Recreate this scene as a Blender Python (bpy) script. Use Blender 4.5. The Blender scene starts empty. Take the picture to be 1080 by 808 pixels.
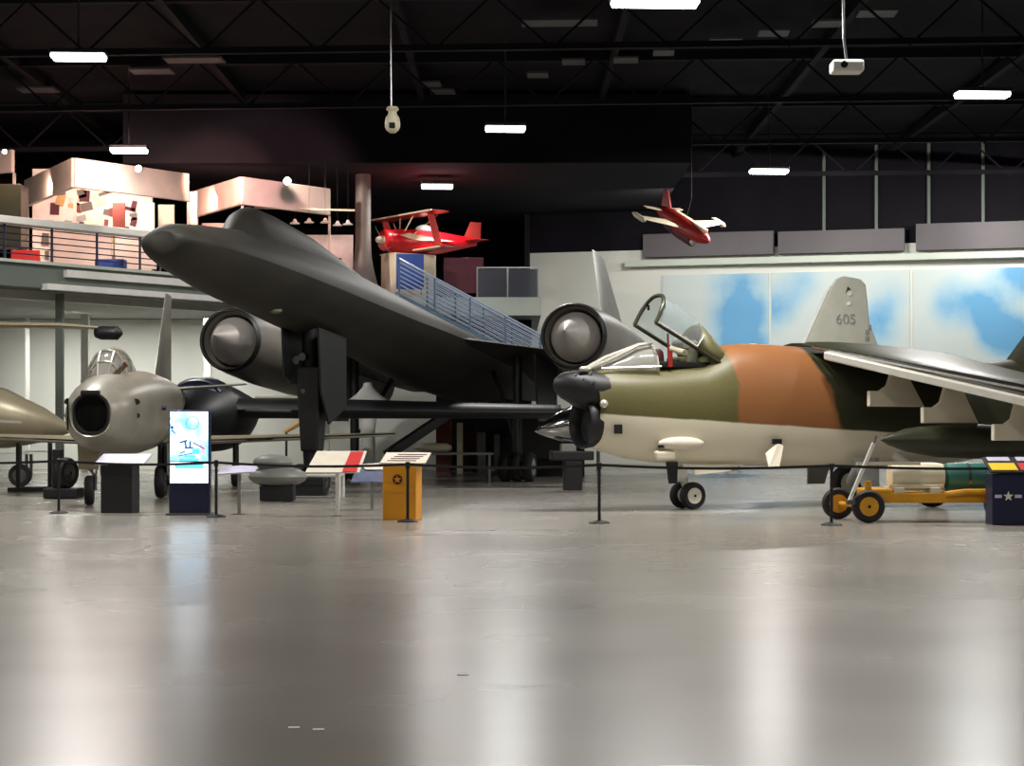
import bpy, math, random
from mathutils import Vector, Matrix
random.seed(7)
PI = math.pi
F = 1900.0; CX = 540.0; HY = 448.0; EYE = 1.6
scene = bpy.context.scene
col = scene.collection
R = math.radians
sin, cos = math.sin, math.cos

def W(px, py, Y):
    return Vector(((px-CX)/F*Y, Y, EYE+(HY-py)/F*Y))
def s2l(c):
    return tuple((v/255/12.92) if v/255 <= 0.04045 else ((v/255+0.055)/1.055)**2.4 for v in c)

# ------------------------------------------------------------------ materials
MATS = {}
def mat(name, rgb, rough=0.5, metal=0.0, var=0.12, nscale=3.0, coat=0.0, bump=0.0, spec=0.5):
    if name in MATS: return MATS[name]
    m = bpy.data.materials.new(name); m.use_nodes = True
    nt = m.node_tree; b = nt.nodes['Principled BSDF']
    c = s2l(rgb)
    tc = nt.nodes.new('ShaderNodeTexCoord'); nz = nt.nodes.new('ShaderNodeTexNoise')
    nz.inputs['Scale'].default_value = nscale; nz.inputs['Detail'].default_value = 5
    nt.links.new(tc.outputs['Object'], nz.inputs['Vector'])
    cr = nt.nodes.new('ShaderNodeValToRGB')
    cr.color_ramp.elements[0].position = 0.3; cr.color_ramp.elements[1].position = 0.7
    cr.color_ramp.elements[0].color = (*[v*(1-var) for v in c], 1)
    cr.color_ramp.elements[1].color = (*[min(1, v*(1+var)) for v in c], 1)
    nt.links.new(nz.outputs['Fac'], cr.inputs['Fac'])
    nt.links.new(cr.outputs['Color'], b.inputs['Base Color'])
    b.inputs['Roughness'].default_value = rough; b.inputs['Metallic'].default_value = metal
    b.inputs['Coat Weight'].default_value = coat
    b.inputs['Specular IOR Level'].default_value = spec
    if bump:
        bp = nt.nodes.new('ShaderNodeBump'); bp.inputs['Strength'].default_value = bump
        bp.inputs['Distance'].default_value = 0.02
        nt.links.new(nz.outputs['Fac'], bp.inputs['Height']); nt.links.new(bp.outputs['Normal'], b.inputs['Normal'])
    MATS[name] = m
    return m
def emis(name, rgb, strength):
    m = bpy.data.materials.new(name); m.use_nodes = True
    nt = m.node_tree; b = nt.nodes['Principled BSDF']
    b.inputs['Base Color'].default_value = (*s2l(rgb), 1)
    b.inputs['Emission Color'].default_value = (*s2l(rgb), 1)
    b.inputs['Emission Strength'].default_value = strength
    return m
def glass(name, tint=(235, 240, 240), alpha=0.25, rough=0.05):
    m = bpy.data.materials.new(name); m.use_nodes = True
    nt = m.node_tree; b = nt.nodes['Principled BSDF']
    tr = nt.nodes.new('ShaderNodeBsdfTransparent'); mx = nt.nodes.new('ShaderNodeMixShader')
    tr.inputs['Color'].default_value = (*s2l(tint), 1)
    b.inputs['Base Color'].default_value = (*s2l(tint), 1); b.inputs['Roughness'].default_value = rough
    mx.inputs['Fac'].default_value = alpha
    nt.links.new(tr.outputs[0], mx.inputs[1]); nt.links.new(b.outputs[0], mx.inputs[2])
    nt.links.new(mx.outputs[0], nt.nodes['Material Output'].inputs['Surface'])
    return m

M = dict(
    black=mat('black_paint', (22, 23, 26), .5, 0, .3, 1.5),
    spy=mat('spy_black_paint', (51, 49, 45), .62, 0, .18, .9, spec=.3),
    spynac=mat('nacelle_grey_black', (118, 113, 104), .45, 0, .2, .9, spec=.6),
    spike=mat('spike_metal', (188, 182, 176), .5, .15, .1, 2),
    dark=mat('dark_void', (9, 9, 11), .8, 0, .1, 3),
    rubber=mat('tyre_rubber', (24, 23, 24), .7, 0, .2, 6),
    steel=mat('steel', (120, 122, 122), .3, .9, .1, 5),
    chrome=mat('polished_metal', (200, 200, 200), .12, 1, .05, 4),
    bright=mat('bare_edge_metal', (225, 222, 210), .25, .5, .05, 4),
    white=mat('white_paint', (222, 222, 216), .45, 0, .06, 3),
    cream=mat('cream_paint', (214, 205, 178), .42, 0, .07, 2),
    belly=mat('belly_cream', (228, 220, 200), .42, 0, .06, 2),
    olive=mat('olive_paint', (92, 88, 52), .5, 0, .12, 2),
    dgreen=mat('dark_green_paint', (50, 52, 36), .38, 0, .15, 2),
    grey=mat('grey_paint', (140, 140, 136), .45, 0, .08, 2),
    sabre=mat('silver_grey_paint', (158, 154, 142), .34, .25, .12, 1.5),
    tan=mat('tan_grey_wing', (150, 140, 116), .38, .2, .1, 2),
    fgrey=mat('tail_grey', (178, 178, 164), .5, 0, .06, 2),
    yellow=mat('yellow_paint', (214, 150, 24), .4, 0, .12, 4),
    gold=mat('gold_yellow_print', (232, 196, 14), .45, 0, .05, 4),
    orange=mat('orange_yellow_laminate', (226, 152, 22), .4, 0, .06, 3),
    teal=mat('teal_paint', (48, 108, 100), .45, 0, .12, 3),
    red=mat('red_paint', (190, 18, 30), .35, 0, .1, 3, coat=.3),
    dred=mat('dull_red_paint', (165, 38, 34), .45, 0, .12, 3),
    redprint=mat('red_print', (206, 48, 46), .5, 0, .08, 5),
    navy=mat('navy_laminate', (26, 32, 62), .35, 0, .1, 3),
    blueprint=mat('slate_blue_print', (92, 98, 124), .5, 0, .2, 5),
    paper=mat('off_white_print', (226, 218, 200), .55, 0, .05, 6),
    lilac=mat('lilac_print', (196, 192, 216), .5, 0, .1, 6),
    wall=mat('white_wall_paint', (216, 218, 210), .7, 0, .04, .4),
    under=mat('grey_soffit_paint', (150, 154, 148), .8, 0, .05, .5),
    fascia=mat('grey_green_fascia', (104, 112, 104), .6, 0, .08, .6),
    lightfascia=mat('pale_green_fascia', (190, 198, 186), .6, 0, .05, .6),
    roof=mat('black_ceiling', (30, 28, 33), .9, 0, .35, .35, spec=.1),
    roofbeam=mat('dark_steel_beam', (27, 25, 30), .8, 0, .4, .6, spec=.15),
    darkwall=mat('dark_wall', (24, 22, 27), .9, 0, .3, .3, spec=.1),
    duct=mat('purple_grey_duct', (88, 82, 86), .6, 0, .1, .7),
    column=mat('column_plaster', (96, 88, 82), .6, 0, .12, 1),
    booth=mat('booth_white', (214, 196, 184), .6, 0, .15, .8),
    boothwall=mat('booth_wall', (235, 214, 205), .6, 0, .15, 2),
    brown=mat('brown_print', (120, 50, 40), .6, 0, .2, 3),
    blue=mat('blue_fabric', (36, 66, 140), .6, 0, .2, 3),
    steelblue=mat('blue_grey_steel', (90, 108, 128), .4, .4, .1, 3),
    railwhite=mat('pale_rail', (180, 194, 214), .35, .2, .05, 3),
    maroon=mat('maroon_fabric', (82, 30, 42), .7, 0, .2, 2),
    plastic=mat('cream_plastic', (214, 206, 178), .4, 0, .05, 5),
    seat=mat('seat_grey_green', (120, 118, 98), .6, 0, .25, 8),
    tantube=mat('tan_gold_paint', (186, 150, 96), .45, 0, .1, 3),
    hub=mat('white_hub', (226, 224, 208), .4, 0, .05, 4),
)
M['lamp'] = emis('lamp_diffuser', (240, 246, 255), 14.0)
M['bulb'] = emis('spot_bulb', (255, 226, 200), 30.0)
M['screen'] = None
M['canopy'] = glass('canopy_glass', (225, 232, 232), .18, .05)
M['shield'] = glass('windscreen_glass', (190, 190, 182), .45, .1)
M['rearglass'] = glass('railing_glass', (150, 150, 160), .3, .1)

# ------------------------------------------------------------------ mesh builder
def airfoil(le, te, th, up=Vector((0, 0, 1)), n=7):
    le = Vector(le); te = Vector(te); out = []
    xs = [(1-cos(PI*k/n))/2 for k in range(n+1)]
    for x in xs: out.append(le.lerp(te, x)+up*(th*(1.35*math.sqrt(x)*(1-x)+.02*(x > .95))))
    for x in reversed(xs[:-1]):
        if x > 0: out.append(le.lerp(te, x)-up*(th*(1.0*math.sqrt(x)*(1-x))))
    out[n] = te+up*.006
    out.append(le-up*.004)
    return out

class MB:
    def __init__(s): s.v = []; s.f = []
    def add(s, vs, fs):
        o = len(s.v); s.v += [Vector(v) for v in vs]; s.f += [[i+o for i in f] for f in fs]; return s
    def box(s, c, d, rot=None, taper=1.0):
        c = Vector(c); x, y, z = d[0]/2, d[1]/2, d[2]/2
        vs = []
        for sz in (-1, 1):
            k = taper if sz > 0 else 1
            for sx, sy in ((-1, -1), (1, -1), (1, 1), (-1, 1)): vs.append(Vector((sx*x*k, sy*y*k, sz*z)))
        if rot is not None: vs = [rot @ v for v in vs]
        return s.add([v+c for v in vs], [(3, 2, 1, 0), (4, 5, 6, 7), (0, 1, 5, 4), (1, 2, 6, 5), (2, 3, 7, 6), (3, 0, 4, 7)])
    def beam(s, a, b, w, h):
        a = Vector(a); b = Vector(b); d = (b-a).normalized()
        up = Vector((0, 0, 1)) if abs(d.z) < .95 else Vector((0, 1, 0))
        sx = d.cross(up).normalized(); sz = sx.cross(d).normalized()
        vs = []
        for p in (a, b):
            for i, j in ((-1, -1), (1, -1), (1, 1), (-1, 1)): vs.append(p+sx*(i*w/2)+sz*(j*h/2))
        return s.add(vs, [(3, 2, 1, 0), (4, 5, 6, 7), (0, 1, 5, 4), (1, 2, 6, 5), (2, 3, 7, 6), (3, 0, 4, 7)])
    def tube(s, pts, r, n=10):
        pts = [Vector(p) for p in pts]
        rs = r if isinstance(r, (list, tuple)) else [r]*len(pts)
        rings = []
        for i, p in enumerate(pts):
            d = (pts[min(i+1, len(pts)-1)]-pts[max(i-1, 0)]).normalized()
            up = Vector((0, 0, 1)) if abs(d.z) < .9 else Vector((0, 1, 0))
            a = d.cross(up).normalized(); b = a.cross(d)
            rings.append([p+a*(rs[i]*cos(2*PI*k/n))+b*(rs[i]*sin(2*PI*k/n)) for k in range(n)])
        return s.loft(rings)
    def loft(s, rings, cap=(True, True), closed=True):
        n = len(rings[0]); vs = [v for r in rings for v in r]; fs = []
        for i in range(len(rings)-1):
            for k in range(n if closed else n-1):
                k2 = (k+1) % n
                fs.append((i*n+k, i*n+k2, (i+1)*n+k2, (i+1)*n+k))
        if closed and cap[0]: fs.append(tuple(reversed(range(n))))
        if closed and cap[1]: fs.append(tuple((len(rings)-1)*n+k for k in range(n)))
        return s.add(vs, fs)
    def lathe(s, prof, c=(0, 0, 0), axis=(0, 0, 1), n=24, cap=(True, True)):
        c = Vector(c); ax = Vector(axis).normalized()
        t = Vector((1, 0, 0)) if abs(ax.x) < .8 else Vector((0, 0, 1))
        a = (t-ax*t.dot(ax)).normalized(); b = ax.cross(a)
        rings = [[c+ax*h+a*(r*cos(2*PI*k/n))+b*(r*sin(2*PI*k/n)) for k in range(n)] for r, h in prof]
        return s.loft(rings, cap)
    def prism(s, poly, d):
        d = Vector(d); n = len(poly); p = [Vector(q) for q in poly]
        fs = [tuple(reversed(range(n))), tuple(range(n, 2*n))]+[(k, (k+1) % n, (k+1) % n+n, k+n) for k in range(n)]
        return s.add(p+[q+d for q in p], fs)
    def sphere(s, c, r, n=14, sc=(1, 1, 1)):
        c = Vector(c)
        rings = []
        for i in range(n//2+1):
            a = -PI/2+PI*i/(n//2)+(0.01 if i == 0 else 0)-(0.01 if i == n//2 else 0)
            rings.append([c+Vector((r*sc[0]*cos(a)*cos(2*PI*k/n), r*sc[1]*cos(a)*sin(2*PI*k/n), r*sc[2]*sin(a))) for k in range(n)])
        return s.loft(rings)
    def wing(s, stations, up=Vector((0, 0, 1))):
        return s.loft([airfoil(*st, up=up) for st in stations])
    def build(s, name, m, parent=None, smooth=False, bevel=0, solid=0, loc=None, autos=True):
        me = bpy.data.meshes.new(name)
        vs = s.v
        if loc is not None: vs = [v-Vector(loc) for v in vs]
        me.from_pydata([tuple(v) for v in vs], [], [tuple(f) for f in s.f]); me.update()
        import bmesh
        bm = bmesh.new(); bm.from_mesh(me)
        bmesh.ops.recalc_face_normals(bm, faces=bm.faces); bm.to_mesh(me); bm.free()
        me.materials.append(m)
        if smooth:
            me.polygons.foreach_set('use_smooth', [True]*len(me.polygons))
            if autos: me.set_sharp_from_angle(angle=R(38))
        o = bpy.data.objects.new(name, me); col.objects.link(o)
        if loc is not None: o.location = loc
        if parent: o.parent = parent
        if bevel:
            b = o.modifiers.new('bevel', 'BEVEL'); b.width = bevel; b.segments = 2
        if solid:
            b = o.modifiers.new('solid', 'SOLIDIFY'); b.thickness = solid
        return o

def tag(o, label=None, cat=None, group=None, kind=None):
    if label: o['label'] = label
    if cat: o['category'] = cat
    if group: o['group'] = group
    if kind: o['kind'] = kind
    return o
def thing(name, label, cat, loc=(0, 0, 0), rz=0, group=None):
    o = bpy.data.objects.new(name, None); col.objects.link(o)
    o.location = loc; o.rotation_euler = (0, 0, rz)
    return tag(o, label, cat, group)
def struct(o): o['kind'] = 'structure'; return o
def children(o): return [c for c in bpy.data.objects if c.parent == o]
def copy_tree(o, parent=None):
    c = o.copy(); col.objects.link(c)
    if parent: c.parent = parent
    for ch in children(o): copy_tree(ch, c)
    return c
def area(name, loc, size, power, color=(1, 1, 1), target=None, spread=PI):
    l = bpy.data.lights.new(name, 'AREA'); l.shape = 'RECTANGLE'; l.size = size[0]; l.size_y = size[1]
    l.energy = power; l.color = color; l.spread = spread
    o = bpy.data.objects.new(name, l); col.objects.link(o); o.location = loc
    if target is not None:
        o.rotation_euler = (Vector(target)-Vector(loc)).to_track_quat('-Z', 'Y').to_euler()
    return o
def spot(name, loc, target, power, color, angle=70, blend=.5, size=.08):
    l = bpy.data.lights.new(name, 'SPOT'); l.energy = power; l.color = color; l.spot_size = R(angle); l.spot_blend = blend
    l.shadow_soft_size = size
    o = bpy.data.objects.new(name, l); col.objects.link(o); o.location = loc
    o.rotation_euler = (Vector(target)-Vector(loc)).to_track_quat('-Z', 'Y').to_euler()
    return o

# ------------------------------------------------------------------ camera and world
cam = bpy.data.cameras.new('camera'); co = bpy.data.objects.new('camera', cam); col.objects.link(co)
co.location = (0, 0, EYE); co.rotation_euler = (PI/2, 0, 0)
cam.sensor_width = 36; cam.lens = 36*F/1080; cam.shift_y = 44/1080; cam.clip_end = 300
scene.camera = co
w = bpy.data.worlds.new('world'); scene.world = w; w.use_nodes = True
w.node_tree.nodes['Background'].inputs[0].default_value = (.035, .034, .04, 1)
w.node_tree.nodes['Background'].inputs[1].default_value = 1.0
vs = scene.view_settings
scene.display_settings.display_device = 'sRGB'
vs.view_transform = 'Standard'; vs.look = 'None'; vs.gamma = 1; vs.use_curve_mapping = False; vs.exposure = 0
scene.cycles.use_denoising = True

# ------------------------------------------------------------------ room shell
def floor_mat():
    m = bpy.data.materials.new('sealed_concrete'); m.use_nodes = True
    nt = m.node_tree; b = nt.nodes['Principled BSDF']
    tc = nt.nodes.new('ShaderNodeTexCoord')
    n1 = nt.nodes.new('ShaderNodeTexNoise'); n1.inputs['Scale'].default_value = .35; n1.inputs['Detail'].default_value = 2
    n2 = nt.nodes.new('ShaderNodeTexNoise'); n2.inputs['Scale'].default_value = 9; n2.inputs['Detail'].default_value = 6
    nt.links.new(tc.outputs['Object'], n1.inputs['Vector']); nt.links.new(tc.outputs['Object'], n2.inputs['Vector'])
    cr = nt.nodes.new('ShaderNodeValToRGB')
    cr.color_ramp.elements[0].position = .3; cr.color_ramp.elements[0].color = (*s2l((132, 127, 119)), 1)
    cr.color_ramp.elements[1].position = .7; cr.color_ramp.elements[1].color = (*s2l((143, 138, 130)), 1)
    nt.links.new(n1.outputs['Fac'], cr.inputs['Fac']); nt.links.new(cr.outputs['Color'], b.inputs['Base Color'])
    mr = nt.nodes.new('ShaderNodeMapRange'); mr.inputs['To Min'].default_value = .22; mr.inputs['To Max'].default_value = .31
    nt.links.new(n1.outputs['Fac'], mr.inputs['Value']); nt.links.new(mr.outputs['Result'], b.inputs['Roughness'])
    b.inputs['Specular IOR Level'].default_value = .6
    return m
struct(MB().box((0, 38, -.1), (76, 104, .2)).build('floor', floor_mat()))
struct(MB().box((0, 38, 12.9), (76, 104, .2)).build('ceiling', M['roof']))
struct(MB().box((-36, 38, 6.4), (.3, 100, 12.8)).build('wall_left', M['darkwall']))
struct(MB().box((36, 38, 6.4), (.3, 100, 12.8)).build('wall_right', M['darkwall']))
struct(MB().box((0, -12, 6.4), (72, .3, 12.8)).build('wall_rear', M['darkwall']))
struct(MB().box((-17, 82, 6.4), (38, .3, 12.8)).build('wall_back', M['darkwall']))
# ground-floor wall below the mezzanine
struct(MB().box((-19.25, 64.2, 2.67), (33.1, .3, 5.33)).build('wall_below_mezzanine', M['wall']))
struct(MB().box((-1.0, 64.25, 2.67), (3.4, .3, 5.33)).build('wall_below_stairs', M['darkwall']))
# right-hand back wall, slightly turned (its plane runs from (0.8, 75.4) towards (20, 70))
a0 = Vector((.8, 75.4, 0)); a1 = Vector((20, 70, 0)); dw = (a1-a0).normalized(); nw = Vector((dw.y, -dw.x, 0))  # nw faces the camera
rw = math.atan2(dw.y, dw.x)
def wallbox(px0, px1, z0, z1, off, th, mname, name, kind='structure'):
    # px0/px1 only pick the distance along the wall
    def along(px):
        k = (px-CX)/F
        t = (k*a0.y-a0.x)/(dw.x-k*dw.y)
        return t
    t0, t1 = along(px0), along(px1)
    c = a0+dw*((t0+t1)/2)+nw*(off+th/2); c.z = (z0+z1)/2
    o = MB().box((0, 0, 0), (abs(t1-t0), th, z1-z0)).build(name, M[mname] if isinstance(mname, str) else mname)
    o.location = c; o.rotation_euler = (0, 0, rw)
    if kind: o['kind'] = kind
    return o
wallbox(560, 1500, 0, 8.75, 0, .3, 'wall', 'wall_mural')
wallbox(560, 1500, 8.75, 12.8, -.05, .3, 'darkwall', 'wall_upper')
wallbox(557, 561, 0, 12.8, .31, .25, 'dark', 'trim_1')
wallbox(663, 1500, 8.05, 8.30, .31, .5, 'lightfascia', 'trim_2')
for i, (x0, x1, z1) in enumerate(((682, 818, 9.35), (823, 955, 9.3), (967, 1300, 9.45))):
    wallbox(x0, x1, 8.42, z1, .3, .45, 'duct', 'trim_%d' % (i+3))

def mural(spots):
    m = bpy.data.materials.new('cloud_mural_paint'); m.use_nodes = True
    nt = m.node_tree; b = nt.nodes['Principled BSDF']; L = nt.links.new
    tc = nt.nodes.new('ShaderNodeTexCoord')
    nz = nt.nodes.new('ShaderNodeTexNoise'); nz.inputs['Scale'].default_value = .55; nz.inputs['Detail'].default_value = 5
    L(tc.outputs['Object'], nz.inputs['Vector'])
    acc = None
    for (x, z, r, k) in spots:
        vm = nt.nodes.new('ShaderNodeVectorMath'); vm.operation = 'DISTANCE'
        L(tc.outputs['Object'], vm.inputs[0]); vm.inputs[1].default_value = (x, 0, z)
        mr = nt.nodes.new('ShaderNodeMapRange'); mr.interpolation_type = 'SMOOTHSTEP'
        mr.inputs['From Min'].default_value = 0; mr.inputs['From Max'].default_value = r
        mr.inputs['To Min'].default_value = k; mr.inputs['To Max'].default_value = 0
        L(vm.outputs['Value'], mr.inputs['Value'])
        if acc is None: acc = mr.outputs['Result']
        else:
            ad = nt.nodes.new('ShaderNodeMath'); ad.operation = 'ADD'; L(acc, ad.inputs[0]); L(mr.outputs['Result'], ad.inputs[1]); acc = ad.outputs[0]
    ml = nt.nodes.new('ShaderNodeMath'); ml.operation = 'MULTIPLY_ADD'; L(nz.outputs['Fac'], ml.inputs[0]); ml.inputs[1].default_value = 2.6; ml.inputs[2].default_value = -1.0
    ad = nt.nodes.new('ShaderNodeMath'); ad.operation = 'MULTIPLY'; L(acc, ad.inputs[0]); L(ml.outputs[0], ad.inputs[1]); 
    a2 = nt.nodes.new('ShaderNodeMath'); a2.operation = 'MULTIPLY'; L(acc, a2.inputs[0]); a2.inputs[1].default_value = .6
    a3 = nt.nodes.new('ShaderNodeMath'); a3.operation = 'ADD'; L(ad.outputs[0], a3.inputs[0]); L(a2.outputs[0], a3.inputs[1])
    cr = nt.nodes.new('ShaderNodeValToRGB'); e = cr.color_ramp.elements
    e[0].position = .05; e[0].color = (*s2l((196, 207, 206)), 1)
    e[1].position = .95; e[1].color = (*s2l((100, 164, 208)), 1)
    x = cr.color_ramp.elements.new(.45); x.color = (*s2l((160, 194, 212)), 1)
    L(a3.outputs[0], cr.inputs['Fac']); L(cr.outputs['Color'], b.inputs['Base Color'])
    b.inputs['Roughness'].default_value = .6
    return m
mu = [(700, 812, [(1.0, 2.7, 1.9, 1.2), (1.1, 1.2, 2.0, 1.2), (1.3, -.6, 2.4, 1.0), (.2, -2, 1.8, .6)], 'leftmost panel of the cloud wall, deep blue patch behind the raised canopy'),
      (815, 960, [(-2.7, 2.2, 1.5, .9), (1.5, 1.5, 1.3, 1.0), (2.0, 2.6, 1.2, .5), (-1.6, 3.2, 1.3, .5)], 'middle panel of the cloud wall behind the grey numbered tail fin'),
      (964, 1400, [(-5.9, 2.3, 1.5, 1.0), (-4.7, 2.3, 1.3, .9), (-4.3, 1.2, 1.4, 1.1), (-3.6, 3.3, 1.5, 1.2), (-3.4, .9, 1.5, 1.0), (2, 0, 3, 1)], 'rightmost panel of the cloud wall, mostly pale with blue at the edge')]
for x0, x1, sp, lb in mu:
    o = wallbox(x0, x1, .4, 7.7, .3, .06, mural(sp), 'cloud_mural_panel', None)
    tag(o, lb, 'mural', 'sky mural panels on the back wall')
# ceiling beams
k = 0
for y in (22, 30, 38, 46, 54, 62, 70, 78):
    m_ = MB().beam((-35.8, y+1.6, 11.1), (35.8, y-1.8, 11.35), .2, .16)
    m_.beam((-35.8, y+1.6, 12.6), (35.8, y-1.8, 12.6), .25, .3)
    for i in range(24):
        xa = -35+i*3; ya = y+1.6-3.4*(xa+35.8)/71.6
        m_.beam((xa, ya, 11.15), (xa+1.5, ya-.07, 12.55), .06, .06); m_.beam((xa+1.5, ya-.07, 12.55), (xa+3, ya-.14, 11.2), .06, .06)
    k += 1
    struct(m_.build('trim_%d' % (10+k), M['roofbeam']))
for i in range(12):
    x = -33+i*6
    k += 1
    struct(MB().box((x, 45, 12.55), (.2, 73, .3)).build('trim_%d' % (10+k), M['roofbeam']))
# pale translucent roof plates seen as faint patches
plate = mat('pale_roof_plate', (80, 78, 80), .6, 0, .3, 1)
for i, (px, py, wd) in enumerate(((205, 58, 62), (290, 124, 26), (335, 115, 26), (160, 70, 44), (765, 38, 34), (816, 29, 32), (872, 19, 32), (925, 8, 40), (467, 92, 26), (380, 108, 24), (605, 60, 24), (567, 74, 22), (660, 58, 26), (700, 50, 22), (590, 18, 80), (650, 110, 24), (690, 138, 24), (40, 90, 40), (455, 84, 20))):
    Y = (12.5-EYE)*F/(HY-py)
    if Y > 80: continue
    c = W(px, py, Y); c.z = 12.36
    wm = wd/F*Y
    o = MB().box((0, 0, 0), (wm, .8, .06)).build('ceiling_plate', plate)
    o.location = c; o.rotation_euler = (0, 0, -.05); o['kind'] = 'structure'
# thin conduits on the dark wall
for i, (px, y0, y1) in enumerate(((870, 155, 246), (925, 150, 240), (980, 137, 240), (1037, 143, 240))):
    Y = 70.5; p = W(px, y0, Y); q = W(px, y1, Y)
    o = MB().tube([(0, 0, 0), (0, 0, p.z-q.z)], .07, 8).build('wall_conduit', M['fascia'], smooth=True)
    k_ = (px-CX)/F; t = (k_*a0.y-a0.x)/(dw.x-k_*dw.y)
    b_ = a0+dw*t+nw*.35; o.location = (b_.x, b_.y, q.z); o['kind'] = 'structure'

struct(MB().box((-3.5, 69.2, 11.5), (19, 18, 2.3)).build('ceiling_soffit', M['roof']))
# ------------------------------------------------------------------ mezzanine
ed = Vector((.626, .78, 0)); E0 = Vector((-13.64, 48, 0)); E1 = Vector((-4.45, 59.5, 0)); EL = E0-ed*9
nrm = Vector((ed.y, -ed.x, 0))
slab = [EL, E1, Vector((-4.45, 62, 0)), Vector((1.0, 62, 0)), Vector((1.0, 81.8, 0)), Vector((-35.8, 81.8, 0)), Vector((-35.8, EL.y, 0))]
struct(MB().prism([p+Vector((0, 0, 5.36)) for p in slab], (0, 0, .55)).build('floor_mezzanine', M['under']))
struct(MB().beam(EL+nrm*.12+Vector((0, 0, 5.62)), E1+nrm*.12+Vector((0, 0, 5.62)), .2, .62).build('trim_40', M['fascia']))
struct(MB().beam(E0+ed*1.9+nrm*.3+Vector((0, 0, 5.74)), E1+nrm*.3+Vector((0, 0, 5.74)), .2, .2).build('trim_46', M['white']))
struct(MB().beam(E0+ed*1.2+nrm*.3+Vector((0, 0, 5.34)), E1+nrm*.3+Vector((0, 0, 5.34)), .3, .16).build('trim_47', M['white']))
struct(MB().beam(EL+nrm*.2+Vector((0, 0, 5.97)), E1+nrm*.2+Vector((0, 0, 5.97)), .36, .08).build('trim_41', M['lightfascia']))
struct(MB().beam(EL-nrm*1.2+Vector((0, 0, 5.2)), E1-nrm*1.2+Vector((0, 0, 5.2)), .25, .24).build('trim_42', M['white']))
struct(MB().box((-1.7, 61.85, 5.66), (5.4, .25, .62)).build('trim_43', M['lightfascia']))
# columns below
for i, (px, Y, wd, mt) in enumerate(((63, 50.4, .2, 'fascia'), (90, 60, .24, 'white'), (219, 61, .24, 'white'), (345, 62, .16, 'white'), (29, 62, .12, 'white'))):
    p = W(px, HY, Y)
    struct(MB().box((0, 0, 2.62), (wd, wd, 5.3)).build('column_%d' % (i+1), M[mt], loc=None)).location = (p.x, p.y, 0)
# horizontal panel joints of the shutter wall
# tall round plaster column flared at its base, standing on the mezzanine
cb = W(383, 290, 63)
col_ = MB().lathe([(.75, 0), (.6, .25), (.42, .9), (.30, 1.5), (.27, 2.2), (.27, 12.75-5.92)], (0, 0, 0), n=20).build('column_6', M['column'], smooth=True)
col_.location = (cb.x, 63, 5.92); col_['kind'] = 'structure'

def railing(name, label, pa, pb, h=1.1, n=8, nr=6, hm='railwhite', pm='steelblue', hr=.05, group=None, rr=.018):
    pa = Vector(pa); pb = Vector(pb)
    t = thing(name, label, 'railing', pa, 0, group)
    d = pb-pa
    for i in range(n+1):
        p = d*(i/n)
        MB().box((p.x, p.y, p.z+h/2), (.06, .06, h)).build('post', M[pm], t)
    for j in range(nr):
        z = h*(j+.7)/(nr+.4)
        MB().tube([Vector((0, 0, z)), d+Vector((0, 0, z))], rr, 6).build('rail', M[pm] if rr < .02 else M[hm], t)
    MB().tube([Vector((0, 0, h)), d+Vector((0, 0, h))], hr, 8).build('handrail', M[hm], t, smooth=True)
    return t
zf = 5.92
mf = Vector((0, 0, zf))
rA = railing('mezzanine_railing', 'dark rod railing with thick white ledge along the upper floor edge at left', EL-nrm*.1+mf, E1-nrm*.1-ed*2.2+mf, 1.12, 14, 6, 'white', 'navy', .05)
lg = MB().beam(Vector((0, 0, 1.16)), (E1-EL-ed*5.6)+Vector((0, 0, 1.16)), .5, .2).build('ledge', M['white'], rA, bevel=.02)
# rear glazed railing
t = thing('glass_railing', 'dark glass balcony railing right of the red biplane', 'railing', (-1.2, 62.15, zf))
for x in (0, 1.05, 2.1): MB().box((x, 0, .55), (.05, .05, 1.1)).build('post', M['steel'], t)
MB().box((1.05, 0, .55), (2.1, .02, 1.0)).build('glass_panel', M['rearglass'], t)
MB().box((1.05, 0, 1.1), (2.15, .06, .05)).build('handrail', M['steel'], t)

# ------------------------------------------------------------------ staircase
st = thing('staircase', 'blue grey steel staircase coming down from the upper floor behind the black jet', 'staircase', (0, 0, 0))
tx0, tx1 = -3.75, .95          # world x of top and landing
z0, z1 = zf, 3.4
SY0, SY1 = 60.0, 61.6
for y in (SY0, SY1):
    MB().beam((tx0-.2, y, z0-.05), (tx1, y, z1-.05), .06, .38).build('stringer', M['steelblue'], st)
tr = MB()
ns = 17
for i in range(ns):
    f = (i+.5)/ns
    MBx = tr.box((tx0+(tx1-tx0)*f, (SY0+SY1)/2, z0+(z1-z0)*(i+1)/ns), (.3, SY1-SY0-.1, .05))
tr.build('tread', M['under'], st)
MB().box((2.0, (SY0+SY1)/2, z1-.1), (2.1, 1.9, .2)).build('landing', M['steelblue'], st)
MB().box((tx0-.45, 60.8, z0-.12), (.9, 2.3, .24)).build('top_landing', M['under'], st)
MB().prism([(tx0-.9, SY0+.1, z0-.05), (tx0, SY0+.1, z0-.1), (tx1-.6, SY0+.1, 3.65), (tx1-1.4, SY0+.1, 3.6), (tx0-.9, SY0+.1, 4.9)], (0, .06, 0)).build('side_panel', M['column'], st)
for x in (2.1, 2.95):
    for y in (SY1+.1,): MB().box((x, y, 1.62), (.12, .12, 3.24)).build('support_post', M['steel'], st)
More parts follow.
